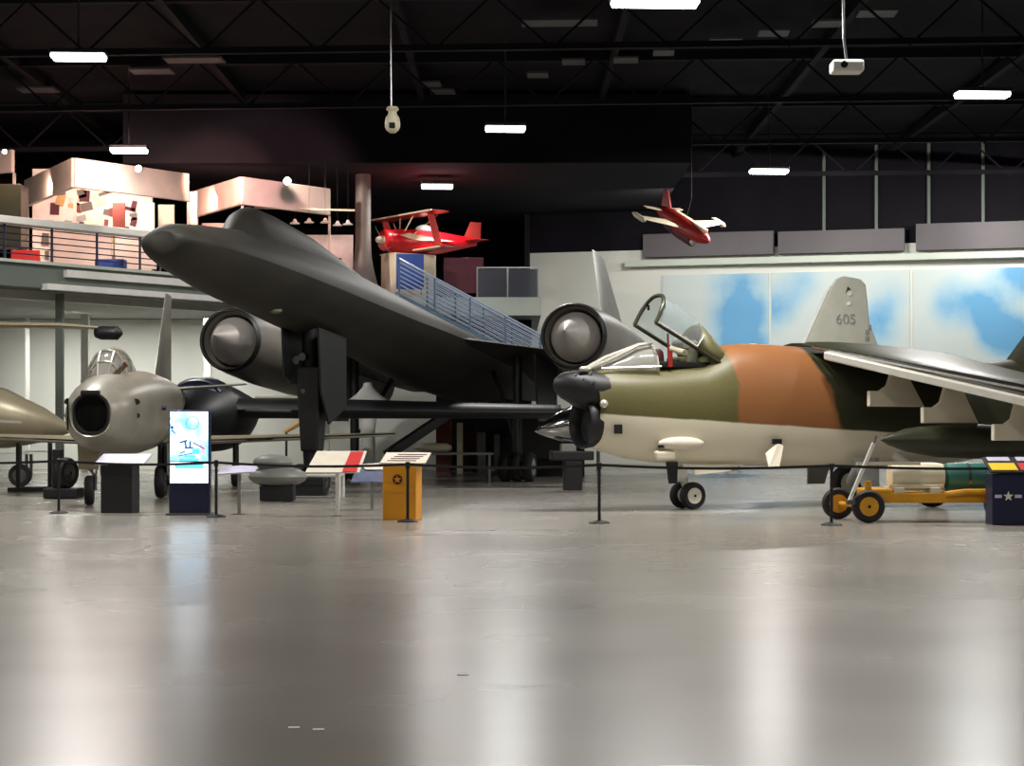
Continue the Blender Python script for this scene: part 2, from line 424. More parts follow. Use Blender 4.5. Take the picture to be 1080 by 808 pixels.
for nm, y, lb in (('stair_railing', SY0, 'near railing of the blue lit staircase, pale sloping rods'), ('stair_railing', SY1, 'far railing of the blue lit staircase, beginning below the red biplane')):
    off = 0 if y == SY0 else .85
    slope = (z1-z0)/(tx1-tx0)
    r_ = railing(nm, lb, (tx0+off, y, z0+slope*off+.12 if off else z0+.1), (tx1, y, z1+.1), 1.1, 4, 7, 'railwhite', 'steelblue', .035, 'stair railings', .026)
    # level piece on the landing
    p0 = Vector((tx1, y, z1+.1))-Vector(r_.location)
    for j in range(7):
        z = 1.1*(j+.7)/7.4
        MB().tube([p0+Vector((0, 0, z)), p0+Vector((1.0, 0, z))], .026, 6).build('rail', M['railwhite'], r_)
    MB().tube([p0+Vector((0, 0, 1.1)), p0+Vector((1.0, 0, 1.1))], .035, 6).build('handrail', M['railwhite'], r_)

# ------------------------------------------------------------------ exhibit booths upstairs
def booth(label, lines, cornerpx, Y, top, bot, base=zf):
    """lines: list of (px, Y) plan points left to right; header between heights"""
    t = thing('exhibit_booth', label, 'exhibit booth', W(cornerpx, HY, Y)*1, 0, 'white topped exhibit booths upstairs')
    t.location.z = base
    o = Vector(t.location)
    pts = [W(px, HY, y) for px, y in lines]
    for i in range(len(pts)-1):
        a = pts[i]-o; b = pts[i+1]-o
        a.z = b.z = 0
        zt, zb = top-base, bot-base
        MB().beam(a+Vector((0, 0, (zt+zb)/2)), b+Vector((0, 0, (zt+zb)/2)), .16, zt-zb).build('header_panel', M['booth'], t, bevel=.02)
    for p in pts:
        q = p-o
        MB().box((q.x, q.y+.12, (bot-base)/2), (.08, .08, bot-base-.01)).build('frame_post', M['booth'], t)
    return t
b1 = booth('large white roofed exhibit booth beside the lit photo wall at left', [(28, 60), (78, 55.0), (198, 58.5)], 78, 55.0, 9.75, 8.85)
b2 = booth('white roofed exhibit booth with a bright round spotlight, behind the jet canopy', [(207, 62), (255, 58.5), (347, 61.5)], 255, 58.5, 9.65, 8.75)
b3 = booth('small white booth corner at the left edge of the upper floor', [(-60, 56), (14, 55)], 0, 55, 10.0, 9.3)
# lit exhibit walls with prints
def exwall(label, px0, px1, Y, z1, seed, nprint, cols):
    a = W(px0, HY, Y); b = W(px1, HY, Y); wd = b.x-a.x
    t = thing('exhibit_wall', label, 'display wall', ((a.x+b.x)/2, Y, zf), 0)
    MB().box((0, .1, (z1-zf)/2), (wd, .15, z1-zf)).build('wall_panel', M['boothwall'], t)
    rr = random.Random(seed)
    for i in range(nprint):
        w_ = rr.uniform(.12, .42); h_ = rr.uniform(.1, .42)
        x = rr.uniform(-wd/2+.4, wd/2-.4); z = rr.uniform(.7, z1-zf-.4)
        MB().box((x, -.005-.004*(i % 5), z), (w_, .03, h_), Matrix.Rotation(rr.uniform(-.35, .35), 3, 'Y')).build('photo_print', M[rr.choice(cols)], t)
    return t
exwall('pale exhibit wall with brown and cream prints on the upper floor at left', 34, 160, 59.8, 10.1, 3, 95, ['brown', 'paper', 'tantube', 'booth', 'column', 'grey', 'maroon', 'cream'])
exwall('red exhibit wall with cream plane pictures behind the second booth', 213, 262, 62.5, 8.6, 5, 8, ['redprint', 'paper', 'dred', 'redprint'])
exwall('dim exhibit wall with small pictures right of the second booth', 290, 372, 64.5, 8.4, 8, 12, ['brown', 'maroon', 'column', 'paper']) 
# separate boards
def board(name, label, cat, px0, py0, px1, py1, Y, m, th=.08, group=None, post=True):
    a = W(px0, py1, Y); b = W(px1, py0, Y)
    t = thing(name, label, cat, ((a.x+b.x)/2, Y, zf), 0, group)
    MB().box((0, 0, (a.z+b.z)/2-zf), (b.x-a.x, th, b.z-a.z)).build('panel', M[m], t, bevel=.01)
    if post and a.z-zf > .05:
        for s in (-.4, .4): MB().box((s*(b.x-a.x), 0, (a.z-zf)/2), (.05, .05, a.z-zf)).build('leg', M['steel'], t)
    return t
board('display_board', 'tall brick red doorway board on the pale exhibit wall', 'display board', 119, 214, 132, 250, 57.9, 'brown')
board('display_board', 'tall white glowing board in the corner of the first booth', 'display board', 145, 214, 163, 262, 56.5, 'paper')
board('display_board', 'yellow cream board just left of the black jet nose', 'display board', 167, 216, 184, 242, 57.2, 'cream')
board('display_board', 'narrow white bottle shaped board between the two booths', 'display board', 200, 202, 208, 245, 59, 'paper')
board('display_case', 'dark green display case at the left edge behind the ledge', 'display case', -10, 196, 26, 262, 53.5, 'dgreen', .8)
board('exhibit_board', 'orange red low exhibit panel seen through the left railing', 'exhibit panel', 12, 264, 42, 280, 52.5, 'redprint', .1)
board('exhibit_board', 'pale pink exhibit panel seen through the railing below the ledge', 'exhibit panel', 52, 244, 118, 284, 54, 'booth', .1)
board('exhibit_board', 'cream exhibit panel seen through the railing near the jet nose', 'exhibit panel', 122, 246, 165, 284, 56, 'booth', .1)
board('exhibit_board', 'dark blue low cabinet behind the railing above the pale beam', 'cabinet', 102, 274, 132, 296, 52.3, 'blue', .5)
# small dark dining style objects in dim room: round hats (museum lamps)
for i, (px, py) in enumerate(((311, 236), (326, 235), (343, 235), (356, 238), (367, 237))):
    p = W(px, py, 60.5)
    o = MB().lathe([(.02, .16), (.05, .14), (.08, .06), (.17, .02), (.16, -.01)], n=16).build('hanging_lamp', M['paper'], smooth=True)
    o.location = p
    c_ = MB().tube([(0, 0, .2), (0, 0, 12.75-p.z)], .005, 5).build('cable', M['dark'], o)
    tag(o, 'small pale hanging lamp in the dim room right of the second booth', 'lamp', 'small lamps in the dim upper room')
struct(MB().beam(W(268, 219, 60), W(374, 222, 60.9), .1, .06).build('trim_45', M['cream']))

# spot lamps on the booths
for i, (px, py, Y, wf) in enumerate(((119, 176, 54.8, .12), (146, 178, 54.8, .2), (303, 191, 57.6, .24), (5, 160, 53.8, .14))):
    p = W(px, py, Y)
    t = thing('spotlight', ('small dim spotlight on the first booth header', 'bright spotlight on the first booth header, right of a dimmer one', 'large pinkish round spotlight over the second booth', 'spotlight on the booth corner at the left edge')[i], 'spotlight', p, 0, 'booth spotlights')
    MB().lathe([(wf*.5, 0), (wf*.55, .12), (wf*.3, .2)], axis=(0, 1, .2)).build('housing', M['steel'], t, smooth=True)
    MB().sphere((0, -.02, 0), wf*.5, 12, (1, .5, 1)).build('bulb', M['bulb'], t, smooth=True)
    MB().tube([(0, .08, .08), (0, .3, .12)], .02, 5).build('bracket', M['dark'], t)

# ------------------------------------------------------------------ red biplane upstairs
def wheel(t, c, r, w_, axis, hubm, name='wheel', tyre='rubber'):
    ax = Vector(axis).normalized()
    o = MB().lathe([(r*.55, -w_*.42), (r*.88, -w_*.5), (r*.98, -w_*.3), (r, 0), (r*.98, w_*.3), (r*.88, w_*.5), (r*.55, w_*.42)], c, ax, 24).build(name, M[tyre], t, smooth=True)
    MB().lathe([(r*.15, -w_*.56), (r*.2, -w_*.52), (r*.5, -w_*.44), (r*.58, -w_*.47), (r*.58, w_*.47), (r*.5, w_*.44), (r*.2, w_*.52), (r*.15, w_*.56)], c, ax, 20).build('hub', M[hubm], o, smooth=True)
    MB().lathe([(r*.1, -w_*.6), (r*.1, w_*.6)], c, ax, 8).build('axle_cap', M['dark'], o)
    return o
def ring(c, rx, rz, fx, fn, n=20):  # ring in plane (fx lateral, z)
    return [c+fx*(rx*cos(2*PI*k/n))+Vector((0, 0, rz*sin(2*PI*k/n))) for k in range(n)]
bp_ = W(402, 243, 62.6)
bt = thing('red_biplane', 'red and white stunt biplane on show beside the top of the stairs', 'biplane', (bp_.x, 63.6, zf), R(35))
# local: +x back along fuselage, y lateral
zc = 2.5
LX = Vector((0, 1, 0))
fus = [(.25, .40, .42, 0), (.6, .46, .48, 0), (1.2, .42, .5, .0), (1.9, .4, .52, .02), (2.7, .34, .45, .04), (3.6, .22, .3, .1), (4.5, .07, .16, .18)]
MB().loft([ring(Vector((x, 0, zc+dz)), a, b, LX, None) for x, a, b, dz in fus]).build('fuselage', M['red'], bt, smooth=True)
MB().lathe([(.4, 0), (.44, .1), (.40, .3)], (-.02, 0, zc), (1, 0, 0)).build('cowling', M['red'], bt, smooth=True)
MB().lathe([(.02, -.36), (.1, -.3), (.17, -.15), (.2, 0)], (0, 0, zc), (1, 0, 0)).build('spinner', M['cream'], bt, smooth=True)
pr = MB()
for s in (-1, 1): pr.wing([((-.05, s*.1, zc+s*.1), (.03, s*.1, zc+s*.1-.12), .03), ((-.05, s*.55, zc+s*.6), (.0, s*.55, zc+s*.6-.08), .015)])
pr.build('propeller', M['cream'], bt)
for nm, z, ch, x0 in (('upper_wing', zc+1.02, .95, .75), ('lower_wing', zc-.38, .85, 1.25)):
    wg = MB().wing([((x0+.05, -2.35, z+.03), (x0+ch-.1, -2.35, z+.03), .05), ((x0, -2.2, z+.02), (x0+ch, -2.2, z), .09), ((x0, 0, z), (x0+ch, 0, z), .1), ((x0, 2.2, z+.02), (x0+ch, 2.2, z), .09), ((x0+.05, 2.35, z+.03), (x0+ch-.1, 2.35, z+.03), .05)])
    w_ = wg.build(nm, M['red'], bt, smooth=True)
    MB().beam((x0-.02, -2.3, z+.02), (x0-.02, 2.3, z+.02), .05, .06).build('leading_edge_stripe', M['cream'], w_)
for s in (-1, 1):
    MB().prism([(1.0, s*1.75, zc+1.0), (1.3, s*1.75, zc+1.0), (1.75, s*1.75, zc-.36), (1.4, s*1.75, zc-.36)], (0, .05, 0)).build('wing_strut', M['redprint'], bt)
    MB().tube([(.9, s*.2, zc+.4), (1.1, s*.5, zc+1.0)], .025, 6).build('cabane_strut', M['cream'], bt)
    MB().tube([(1.0, s*.35, zc+.1), (1.5, s*1.7, zc+.95)], .012, 5).build('bracing_wire', M['cream'], bt)
    MB().prism([(.5, s*.43, zc+.2), (.9, s*.47, zc+.3), (3.2, s*.34, zc+.1), (1.2, s*.48, zc+.02)], (0, s*.03, 0)).build('side_stripe', M['cream'], bt)
MB().wing([((3.9, -.9, zc+.2), (4.6, -.9, zc+.2), .03), ((3.8, 0, zc+.2), (4.6, 0, zc+.2), .05), ((3.9, .9, zc+.2), (4.6, .9, zc+.2), .03)]).build('tailplane', M['red'], bt)
MB().wing([((3.8, 0, zc+.2), (4.7, 0, zc+.2), .05), ((4.2, 0, zc+1.0), (4.75, 0, zc+1.0), .03)], Vector((0, 1, 0))).build('fin', M['dred'], bt)
MB().sphere((1.95, 0, zc+.5), .34, 12, (1.3, .6, .7)).build('canopy', M['canopy'], bt, smooth=True)
# cream plinth beneath, with what stands around
pl_ = W(436, 262, 61.9)
# landing gear wheels reach z = zf + .78 : plinth top there
bt.scale = (.88,)*3; plz = (zc-.52)*.88
MB_ = MB().box((0, 0, plz/2), (1.7, 1.0, plz)).build('display_plinth', M['cream'], bevel=.03)
mid = Matrix.Rotation(R(35), 3, 'Z') @ Vector((1.05, 0, 0))
MB_.location = (bt.location.x+mid.x, bt.location.y+mid.y, zf); MB_.rotation_euler = (0, 0, R(35))
tag(MB_, 'cream plinth carrying the red biplane', 'plinth')
board('exhibit_board', 'blue and white exhibit panel behind the stair rails', 'exhibit panel', 418, 268, 447, 305, 61.95+.3, 'blue', .1)
board('exhibit_board', 'dark maroon tall panel right of the biplane plinth', 'exhibit panel', 468, 272, 510, 309, 63.0, 'maroon', .1)

# ------------------------------------------------------------------ ceiling lights
def light_fixture(px, py, z, wpx, power, label):
    Y = (z-EYE)*F/(HY-py); p = W(px, py, Y)
    ln = wpx/F*Y
    t = thing('high_bay_light', label, 'ceiling light', (p.x, p.y, z), R(3), 'high bay ceiling lights')
    MB().box((0, 0, .07), (ln*1.03, .55, .1)).build('housing', M['steel'], t, bevel=.02)
    ds = MB()
    for k in (-1, 0, 1): ds.lathe([(.02, -ln/2), (.075, -ln/2+.03), (.075, ln/2-.03), (.02, ln/2)], (0, k*.17, -.02), (1, 0, 0), 10)
    ds.build('tube_lamp', M['lamp'], t, smooth=True)
    MB().tube([(0, 0, .12), (0, 0, 12.75-z)], .02, 6).build('hanger', M['steel'], t)
    area('light_lamp', (p.x, p.y, z-.14), (ln, .5), power, (1.0, .97, .92))
LP = 720
for a in ((83, 59, 10, 56, LP, 'bright high bay light at upper left'),
          (136, 158, 10, 38, LP*.12, 'high bay light just above the first exhibit booth'),
          (533, 135, 10, 42, LP, 'high bay light near the centre above the stairs'),
          (461, 196, 10, 33, LP*.6, 'smallest high bay light, low beside the plaster column'),
          (811, 180, 10, 40, LP, 'high bay light above the hanging red drone'),
          (1036, 99, 10, 56, LP, 'high bay light at upper right'),
          (691, 1, 9.2, 92, LP, 'large high bay light cut by the top of the picture')):
    light_fixture(*a)
for x in (-22, -8, 6, 20):
    for y, pw in ((4, .45), (18, .6), (31, 1.0)):
        area('hall_lamp', (x, y, 10), (1.6, .5), LP*pw, (1.0, .96, .9))
for x in (-24, 22):
    area('hall_lamp', (x, 48, 10), (1.6, .5), LP, (1.0, .96, .9))
# wall washers: aisle lights above the white walls
for x in (6, 12, 18):
    area('wall_washer', (x, 66, 9.6), (1.5, .3), 300, (1, .98, .92), (x+1, 73, 4.5))
for x in (-15, -10.5): area('aisle_lamp', (x, 60.5, 5.2), (1.2, .3), 300, (1, .98, .93))
area('aisle_lamp', (-19, 52, 5.2), (1.2, .3), 150, (1, .98, .93))
# booth spots, plus added fill for the ledge and exhibit walls
spot('ledge_fill', (-13.2, 46.5, 10.2), (-12.6, 49.2, 7.1), 500, (1, .85, .8), 60)  # unseen spots added only to brighten the white ledge
spot('ledge_fill', (-10.5, 50, 10.2), (-10.6, 51.8, 7.1), 450, (1, .85, .8), 60)
area('booth_wall_fill', (W(95, 205, 57).x, 57.2, 9.2), (3.2, .2), 240, (1, .72, .6), (W(95, 205, 59.8).x, 59.8, 8.2))  # unseen strips added inside the booths to brighten walls and prints
area('booth_wall_fill', (W(235, 205, 60).x, 60.2, 9.2), (1.6, .2), 120, (1, .5, .4), (W(235, 205, 62).x, 62.5, 8.2))
wc = (1, .66, .55)
spot('booth_lamp', W(119, 172, 53), W(90, 215, 59.8), 260, wc, 80)
spot('booth_lamp', W(60, 150, 53), W(60, 225, 59.8), 260, wc, 80)
spot('booth_lamp', W(148, 172, 53), W(150, 215, 58), 260, wc, 85)
spot('booth_lamp', W(303, 180, 56), W(285, 215, 61), 600, (1, .6, .6), 90)
spot('booth_lamp', W(225, 180, 57), W(232, 220, 62.4), 700, (1, .5, .4), 80)
spot('booth_lamp', W(5, 140, 52), W(30, 262, 54), 500, wc, 90)
spot('booth_lamp', W(110, 150, 50), W(110, 265, 55), 500, wc, 90)
spot('stair_lamp', (-7, 57, 10), (-2.5, 61, 6.5), 500, (.75, .85, 1), 60)
spot('biplane_lamp', (-8, 59, 10.2), (-3.4, 63.6, 8), 1300, (1, .85, .72), 40)
spot('drone_lamp', (15, 55, 10), W(728, 240, 60), 1500, (1, .75, .5), 30)

# ------------------------------------------------------------------ security camera, projector
p = W(414, 127, 36)
t = thing('dome_camera', 'cream security dome camera hanging on a long pole', 'security camera', p)
MB().lathe([(.02, .28), (.1, .27), (.13, .22), (.08, .17), (.09, .12), (.14, .05), (.15, -.03)], n=20).build('housing', M['plastic'], t, smooth=True)
MB().lathe([(.15, -.03), (.155, -.06), (.15, -.14), (.12, -.2), (.06, -.25), (.01, -.26)], n=20).build('dome', M['plastic'], t, smooth=True)
MB().box((0, -.14, -.12), (.12, .05, .11)).build('lens_window', M['dark'], t, bevel=.01)
MB().tube([(-.02, 0, .28), (-.04, 0, 12.75-p.z)], .018, 8).build('pole', M['steel'], t)
p = W(893, 71, 31)
t = thing('projector', 'white ceiling projector hanging in the dark roof', 'projector', p)
MB().box((0, 0, 0), (.54, .4, .2)).build('body', M['white'], t, bevel=.04)
MB().lathe([(.06, 0), (.06, .04)], (-.08, -.235, .01), (0, 1, 0)).build('lens', M['dark'], t)
MB().tube([(0, 0, .1), (-.05, 0, .5), (-.1, 0, 12.75-p.z)], .025, 8).build('ceiling_mount', M['steel'], t)
p = W(1062, 233, 68)

# ------------------------------------------------------------------ hanging red drone
p = W(722, 238, 60)
dt = thing('target_drone', 'small red and cream jet drone hanging from the roof', 'drone', p, 0)
dt.rotation_euler = (R(25), R(0), R(29))
# local: -y is forward
MB().lathe([(.02, -1.55), (.12, -1.45), (.24, -1.1), (.3, -.5), (.32, .2), (.28, .9), (.2, 1.4), (.14, 1.6)], (0, 0, 0), (0, 1, 0), 20).build('fuselage', M['dred'], dt, smooth=True)
MB().lathe([(.14, -.7), (.2, -.65), (.21, .2), (.16, .9), (.1, 1.1)], (0, 0, -.3), (0, 1, 0), 16).build('engine_pod', M['maroon'], dt, smooth=True)
MB().lathe([(.1, -.72), (.15, -.7)], (0, 0, -.3), (0, 1, 0), 16).build('intake', M['chrome'], dt, smooth=True)
for s in (-1, 1):
    MB().wing([((s*.2, -.35, 0), (s*.2, .5, 0), .08), ((s*1.55, .15, .08), (s*1.55, .55, .08), .04)]).build('wing', M['cream'], dt, smooth=True)
    MB().lathe([(.02, -.35), (.09, -.2), (.09, .3), (.03, .5)], (s*1.6, .3, .08), (0, 1, 0), 12).build('wingtip_pod', M['cream'], dt, smooth=True)
    MB().wing([((s*.1, 1.1, .1), (s*.1, 1.5, .1), .04), ((s*.75, 1.35, .12), (s*.75, 1.55, .12), .02)]).build('tailplane', M['cream'], dt)
MB().prism([(.0, 1.0, .2), (0, 1.6, .15), (0, 1.7, .75), (0, 1.45, .75)], (.05, 0, 0)).build('fin', M['dred'], dt)
MB().box((.0, -.3, .24), (.2, 1.9, .16)).build('top_spine', M['cream'], dt, bevel=.05)
MB().tube([(0, 0, .3), (0, 0, 1.0)], .012, 5).build('hook', M['steel'], dt)
hk = Vector(p)+dt.rotation_euler.to_matrix() @ Vector((0, 0, .98))
hc = MB().tube([(0, 0, 0), (0, 0, 12.8-hk.z)], .012, 5).build('suspension_cable', M['steel'])
hc.location = hk; tag(hc, 'thin cable holding the small red drone to the roof', 'cable')

# ------------------------------------------------------------------ big black spy plane
TH = R(14)
sp = thing('spy_plane', 'huge matt black twin engined spy plane, nose raised high toward the left', 'aircraft', (-3.05, 47.5, 0), -TH)
def S(u, t, h): return Vector((u, t-15, 5.12-.081*t+h))
def sec(t, w_, r, hu, hl, n=32):
    out = []
    for k in range(n):
        a = 2*PI*k/n; c = cos(a); s = sin(a)
        u = r*c+(w_-r)*c*abs(c)**5
        h = (hu if s > 0 else hl)*s
        out.append(S(u, t, h))
    return out
secs = [(.72, .3, .24, .16, .2), (.8, .46, .36, .25, .34), (1.0, .6, .46, .34, .44), (1.4, .76, .54, .42, .52), (2.0, .9, .62, .52, .58), (3.0, 1.04, .7, .66, .66), (3.9, 1.13, .75, .78, .7),
        (5, 1.22, .8, .95, .7), (7, 1.32, .85, 1.05, .8), (9.5, 1.4, .88, 1.08, .86), (12, 1.5, .9, 1.04, .9), (14, 1.65, .95, 1.0, 1.0), (18, 1.8, 1.0, .95, 1.15), (22, 1.8, .95, .85, 1.1), (27, 1.1, .5, .42, .5), (31.5, .3, .15, .15, .15)]
MB().loft([sec(*s) for s in secs]).build('fuselage', M['spy'], sp, smooth=True)
# canopy with spine
def csec(t, w_, z0_, z1_, n=12):
    return [S(w_*cos(PI*k/n), t, z0_+(z1_-z0_)*sin(PI*k/n)) for k in range(n+1)]
cn = MB().loft([csec(3.9, .25, .6, .8), csec(4.35, .42, .6, 1.25), csec(4.8, .5, .6, 1.42), csec(6, .54, .6, 1.46), csec(8, .55, .6, 1.42), csec(10, .5, .6, 1.25), csec(13, .3, .6, 1.0)], closed=True)
cn.build('canopy', M['spy'], sp, smooth=True)
# chine stripe and sensor port
MB().box(S(-.55, 4.4, -.45), (.16, .3, .05)).build('sensor_port', M['dark'], sp)
MB().lathe([(.12, 0), (.14, .05), (.06, .1)], S(.35, 5.5, -.62), (0, .1, -1), 12).build('antenna_blister', M['seat'], sp, smooth=True)
for s in (-1, 1):
    # wing root panel + nacelle + outer wing
    MB().wing([(S(s*.8, 14.2, 0), S(s*.8, 29.5, 0), .55), (S(s*2.2, 16.2, 0), S(s*2.2, 29.7, 0), .34), (S(s*4.0, 18.8, 0), S(s*4.0, 29.5, 0), .22)]).build('inner_wing', M['spy'], sp, smooth=True)
    MB().wing([(S(s*5.4, 21, 0), S(s*5.4, 29, 0), .2), (S(s*7.9, 25.5, -.02), S(s*7.9, 28.6, -.02), .1), (S(s*8.3, 26.8, -.02), S(s*8.3, 28, -.02), .05)]).build('outer_wing', M['spy'], sp, smooth=True)
    U = s*4.75
    ax = (S(0, 1, 0)-S(0, 0, 0)).normalized()
    nc = MB()
    nn = 32
    prof = [(.66, 15.9), (.74, 15.25), (.80, 15.0), (.84, 15.04), (.92, 15.8), (1.0, 17.5), (1.02, 20), (.95, 23.5), (.82, 27.2), (.7, 27.4)]
    nc.lathe([(r, (t-15)/1) for r, t in prof], S(U, 15, 0), ax, nn, (False, True))
    n_ = nc.build('nacelle', M['spynac'], sp, smooth=True)
    MB().lathe([(.735, .32), (.78, .06), (.815, -.02), (.85, .03), (.87, .2)], S(U, 15, 0), ax, nn, (False, False)).build('intake_lip', M['black'], n_, smooth=True)
    MB().lathe([(.78, .6), (.3, .62)], S(U, 15.2, 0), ax, nn, (False, True)).build('intake_interior', M['dark'], n_)
    MB().lathe([(.01, -1.0), (.05, -.93), (.64, .28), (.66, .45), (.6, .9)], S(U, 15, 0), ax, nn).build('intake_spike', M['spike'], n_, smooth=True)
    # fin, canted inward
    f0, f1 = S(U+s*.02, 18.9, .85), S(U+s*.02, 22.6, .85)
    f2, f3 = S(U-s*.62, 20.6, 3.2), S(U-s*.62, 22.3, 3.2)
    MB().wing([(f0, f1, .16), (f0.lerp(f2, .5), f1.lerp(f3, .5), .12), (f2, f3, .07)], Vector((1, 0, .2)).normalized()).build('fin', M['spynac'], sp, smooth=True)
    # main gear
    g = MB().tube([S(s*2.4, 18.6, -.1), Vector((s*2.4, 3.6, .42))], .13, 12).build('main_gear', M['black'], sp, smooth=True)
    for k in (-1, 0, 1): wheel(g, Vector((s*2.4+k*.34, 3.6, .42)), .42, .28, (1, 0, 0), 'steel')
    MB().tube([S(s*1.4, 19.6, -.3), Vector((s*2.4, 3.6, 1.1))], .07, 8).build('drag_brace', M['black'], g)
    MB().prism([S(s*3.1, 17.6, -.15), S(s*3.1, 20.4, -.15), Vector((s*3.15, 5.1, 1.7)), Vector((s*3.15, 2.8, 1.7))], (.05, 0, 0)).build('gear_door', M['black'], g)
def SL(px, py, Y):
    v = W(px, py, Y)-Vector((-3.05, 47.5, 0)); return Matrix.Rotation(TH, 3, 'Z') @ v
MB().beam(SL(474, 436, 51.2), SL(408, 480, 50.6), .5, .25).build('main_gear_door', M['black'], sp, bevel=.03)
# nose gear
ng = thing  # (nose gear is a part with sub-parts)
gy = 7.9-15
g = MB().tube([S(0, 7.9, -.4), (0, gy, .9), (0, gy, .38)], [.2, .17, .12], 14).build('nose_gear', M['black'], sp, smooth=True)
for s in (-1, 1): wheel(g, Vector((s*.24, gy, .36)), .36, .24, (1, 0, 0), 'steel')
MB().tube([S(0, 9.9, -.5), (0, gy+.1, 1.5)], .09, 10).build('drag_brace', M['black'], g, smooth=True)
for s in (-1, 1):
    MB().prism([(s*.42, gy-.75, 3.75), (s*.42, gy+1.1, 3.6), (s*.46, gy+1.0, 2.0+(.6 if s < 0 else 0)), (s*.44, gy-.1, 1.6+(.9 if s < 0 else 0)), (s*.44, gy-.6, 2.3+(.4 if s < 0 else 0))], (.05, 0, 0)).build('gear_door', M['black'], g, bevel=.01)
g.location.x = .24
MB().box((.06, gy-.05, 1.95), (.42, .45, 1.9), taper=1.4).build('gear_fork', M['black'], g, bevel=.05)
for q in ((-.22, gy-.35, 3.05), (-.07, gy-.36, 3.12)):
    MB().lathe([(.09, 0), (.1, .1), (.05, .16)], q, (0, 1, 0), 12).build('taxi_light', M['steel'], g, smooth=True)
MB().lathe([(.05, 0), (.06, .1)], (-.05, gy-.36, 2.35), (0, 1, 0), 12).build('taxi_light', M['steel'], g, smooth=True)
# low black plinth boards round the nose gear
p = W(326, HY, 41.4)
o = MB().box((0, 0, .22), (1.0, .4, .44), taper=.9).build('wheel_plinth', M['black'], bevel=.03); o.location = (p.x+.05, 39.95, 0)
tag(o, 'low black box in front of the spy plane nose wheels', 'box')

# ------------------------------------------------------------------ dark glider-like jet below (long thin wing)
dj = thing('dark_jet', 'low black aircraft head on with a long straight wing, behind the lit screen', 'aircraft', W(212, HY, 46.6)*1, 0)
dj.location.z = 0
def DJ(px, py, y=0.0):
    v = W(px, py, 46.6+y)-Vector((dj.location.x, 46.6, 0)); v.y = y
    return v
fz = DJ(212, 440).z
MB().loft([ring(Vector((0, y, fz+dz)), a, b, Vector((1, 0, 0)), None, 28) for y, a, b, dz in ((-2.2, .1, .1, -.1), (-2.0, .4, .35, -.1), (-1.2, .85, .72, -.05), (0, 1.12, .92, 0), (2, 1.15, .92, 0), (5, .8, .7, .1), (9, .3, .3, .3))]).build('fuselage', M['black'], dj, smooth=True)
MB().loft([[Vector((a*cos(PI*k/12), y, fz+.5+h*sin(PI*k/12))) for k in range(13)] for y, a, h in ((-1.1, .3, .15), (-.6, .6, .42), (.2, .78, .5), (1.4, .6, .42), (2.4, .2, .1))]).build('canopy', M['navy'], dj, smooth=True)
for a, y, h in ((.62, -.6, .44), (.8, .2, .53)):
    MB().tube([Vector((a*cos(PI*k/12), y-.02, fz+.5+h*sin(PI*k/12))) for k in range(13)], .03, 6).build('canopy_arch', M['steel'], dj, smooth=True)
wz = DJ(300, 432).z
r1 = DJ(592, 438).x
MB().wing([((.9, -.4, wz), (.9, 2.0, wz), .6), ((4, -.2, wz-.02), (4, 1.7, wz-.02), .56), ((r1, .2, wz-.08), (r1, 1.3, wz-.08), .4)]).build('wing', M['black'], dj, smooth=True)
MB().wing([((-.9, -.4, wz), (-.9, 2.0, wz), .30), ((-1.8, -.2, wz+.05), (-1.8, 1.8, wz+.05), .2), ((-2.7, .1, wz+.1), (-2.7, 1.5, wz+.1), .12)]).build('wing', M['black'], dj, smooth=True)
MB().beam((1.6, -1.3, DJ(300, 420).z), (3.6, -1.2, DJ(300, 420).z), .5, .06).build('edge_highlight', M['bright'], dj, bevel=.02)  # bright strips stand in for the highlight along the wing's leading edge
MB().beam((-1.4, -1.3, DJ(300, 417).z), (-.1, -1.4, DJ(300, 419).z), .5, .05).build('edge_highlight', M['bright'], dj, bevel=.02)
MB().beam((1.35, -1.25, DJ(300, 433).z), (2.5, -1.2, DJ(300, 434).z), .4, .07).build('probe_vane', M['steel'], dj, bevel=.02)
for x in (-.9, .9):
    MB().tube([(x, 0, fz-.5), (x, 0, .3)], .08, 8).build('gear_leg', M['black'], dj)
    wheel(dj, Vector((x, 0, .3)), .3, .18, (1, 0, 0), 'steel')

# ------------------------------------------------------------------ silver sabre-like fighter, left
F0 = Vector((-7.95, 34, 0)); th2 = math.atan2(.05, 1)
fj = thing('silver_fighter', 'silver grey swept wing jet fighter facing the camera with a round nose intake', 'aircraft', F0, th2)
def fsec(y, hw, hh, z, n=32, e=.92):
    return [Vector((hw*math.copysign(abs(cos(2*PI*k/n))**e, cos(2*PI*k/n)), y, z+hh*math.copysign(abs(sin(2*PI*k/n))**e, sin(2*PI*k/n)))) for k in range(n)]
fs = [(.35, .28, .30, 1.80), (.05, .33, .36, 1.80), (0, .39, .42, 1.79), (.08, .45, .48, 1.78), (.5, .58, .60, 1.78), (1.2, .70, .72, 1.79), (2.2, .80, .83, 1.82), (3.5, .86, .90, 1.85), (5.5, .86, .88, 1.9), (8, .66, .68, 2.05), (10.4, .42, .42, 2.2)]
MB().loft([fsec(y, a, b, z) for y, a, b, z in fs], (False, True)).build('fuselage', M['sabre'], fj, smooth=True)
MB().loft([fsec(.30, .3, .32, 1.80), fsec(.32, .05, .05, 1.80)]).build('intake_duct', M['dark'], fj)
MB().loft([fsec(.14, .345, .385, 1.8, e=.8), fsec(.005, .345, .385, 1.8, e=.8), fsec(.004, .31, .35, 1.8, e=.8), fsec(.28, .29, .31, 1.8)], (False, False)).build('intake_lip', M['dark'], fj, smooth=True)
MB().box((0, .0, 2.2), (.34, .3, .1)).build('radome_lip', M['dark'], fj, bevel=.03)
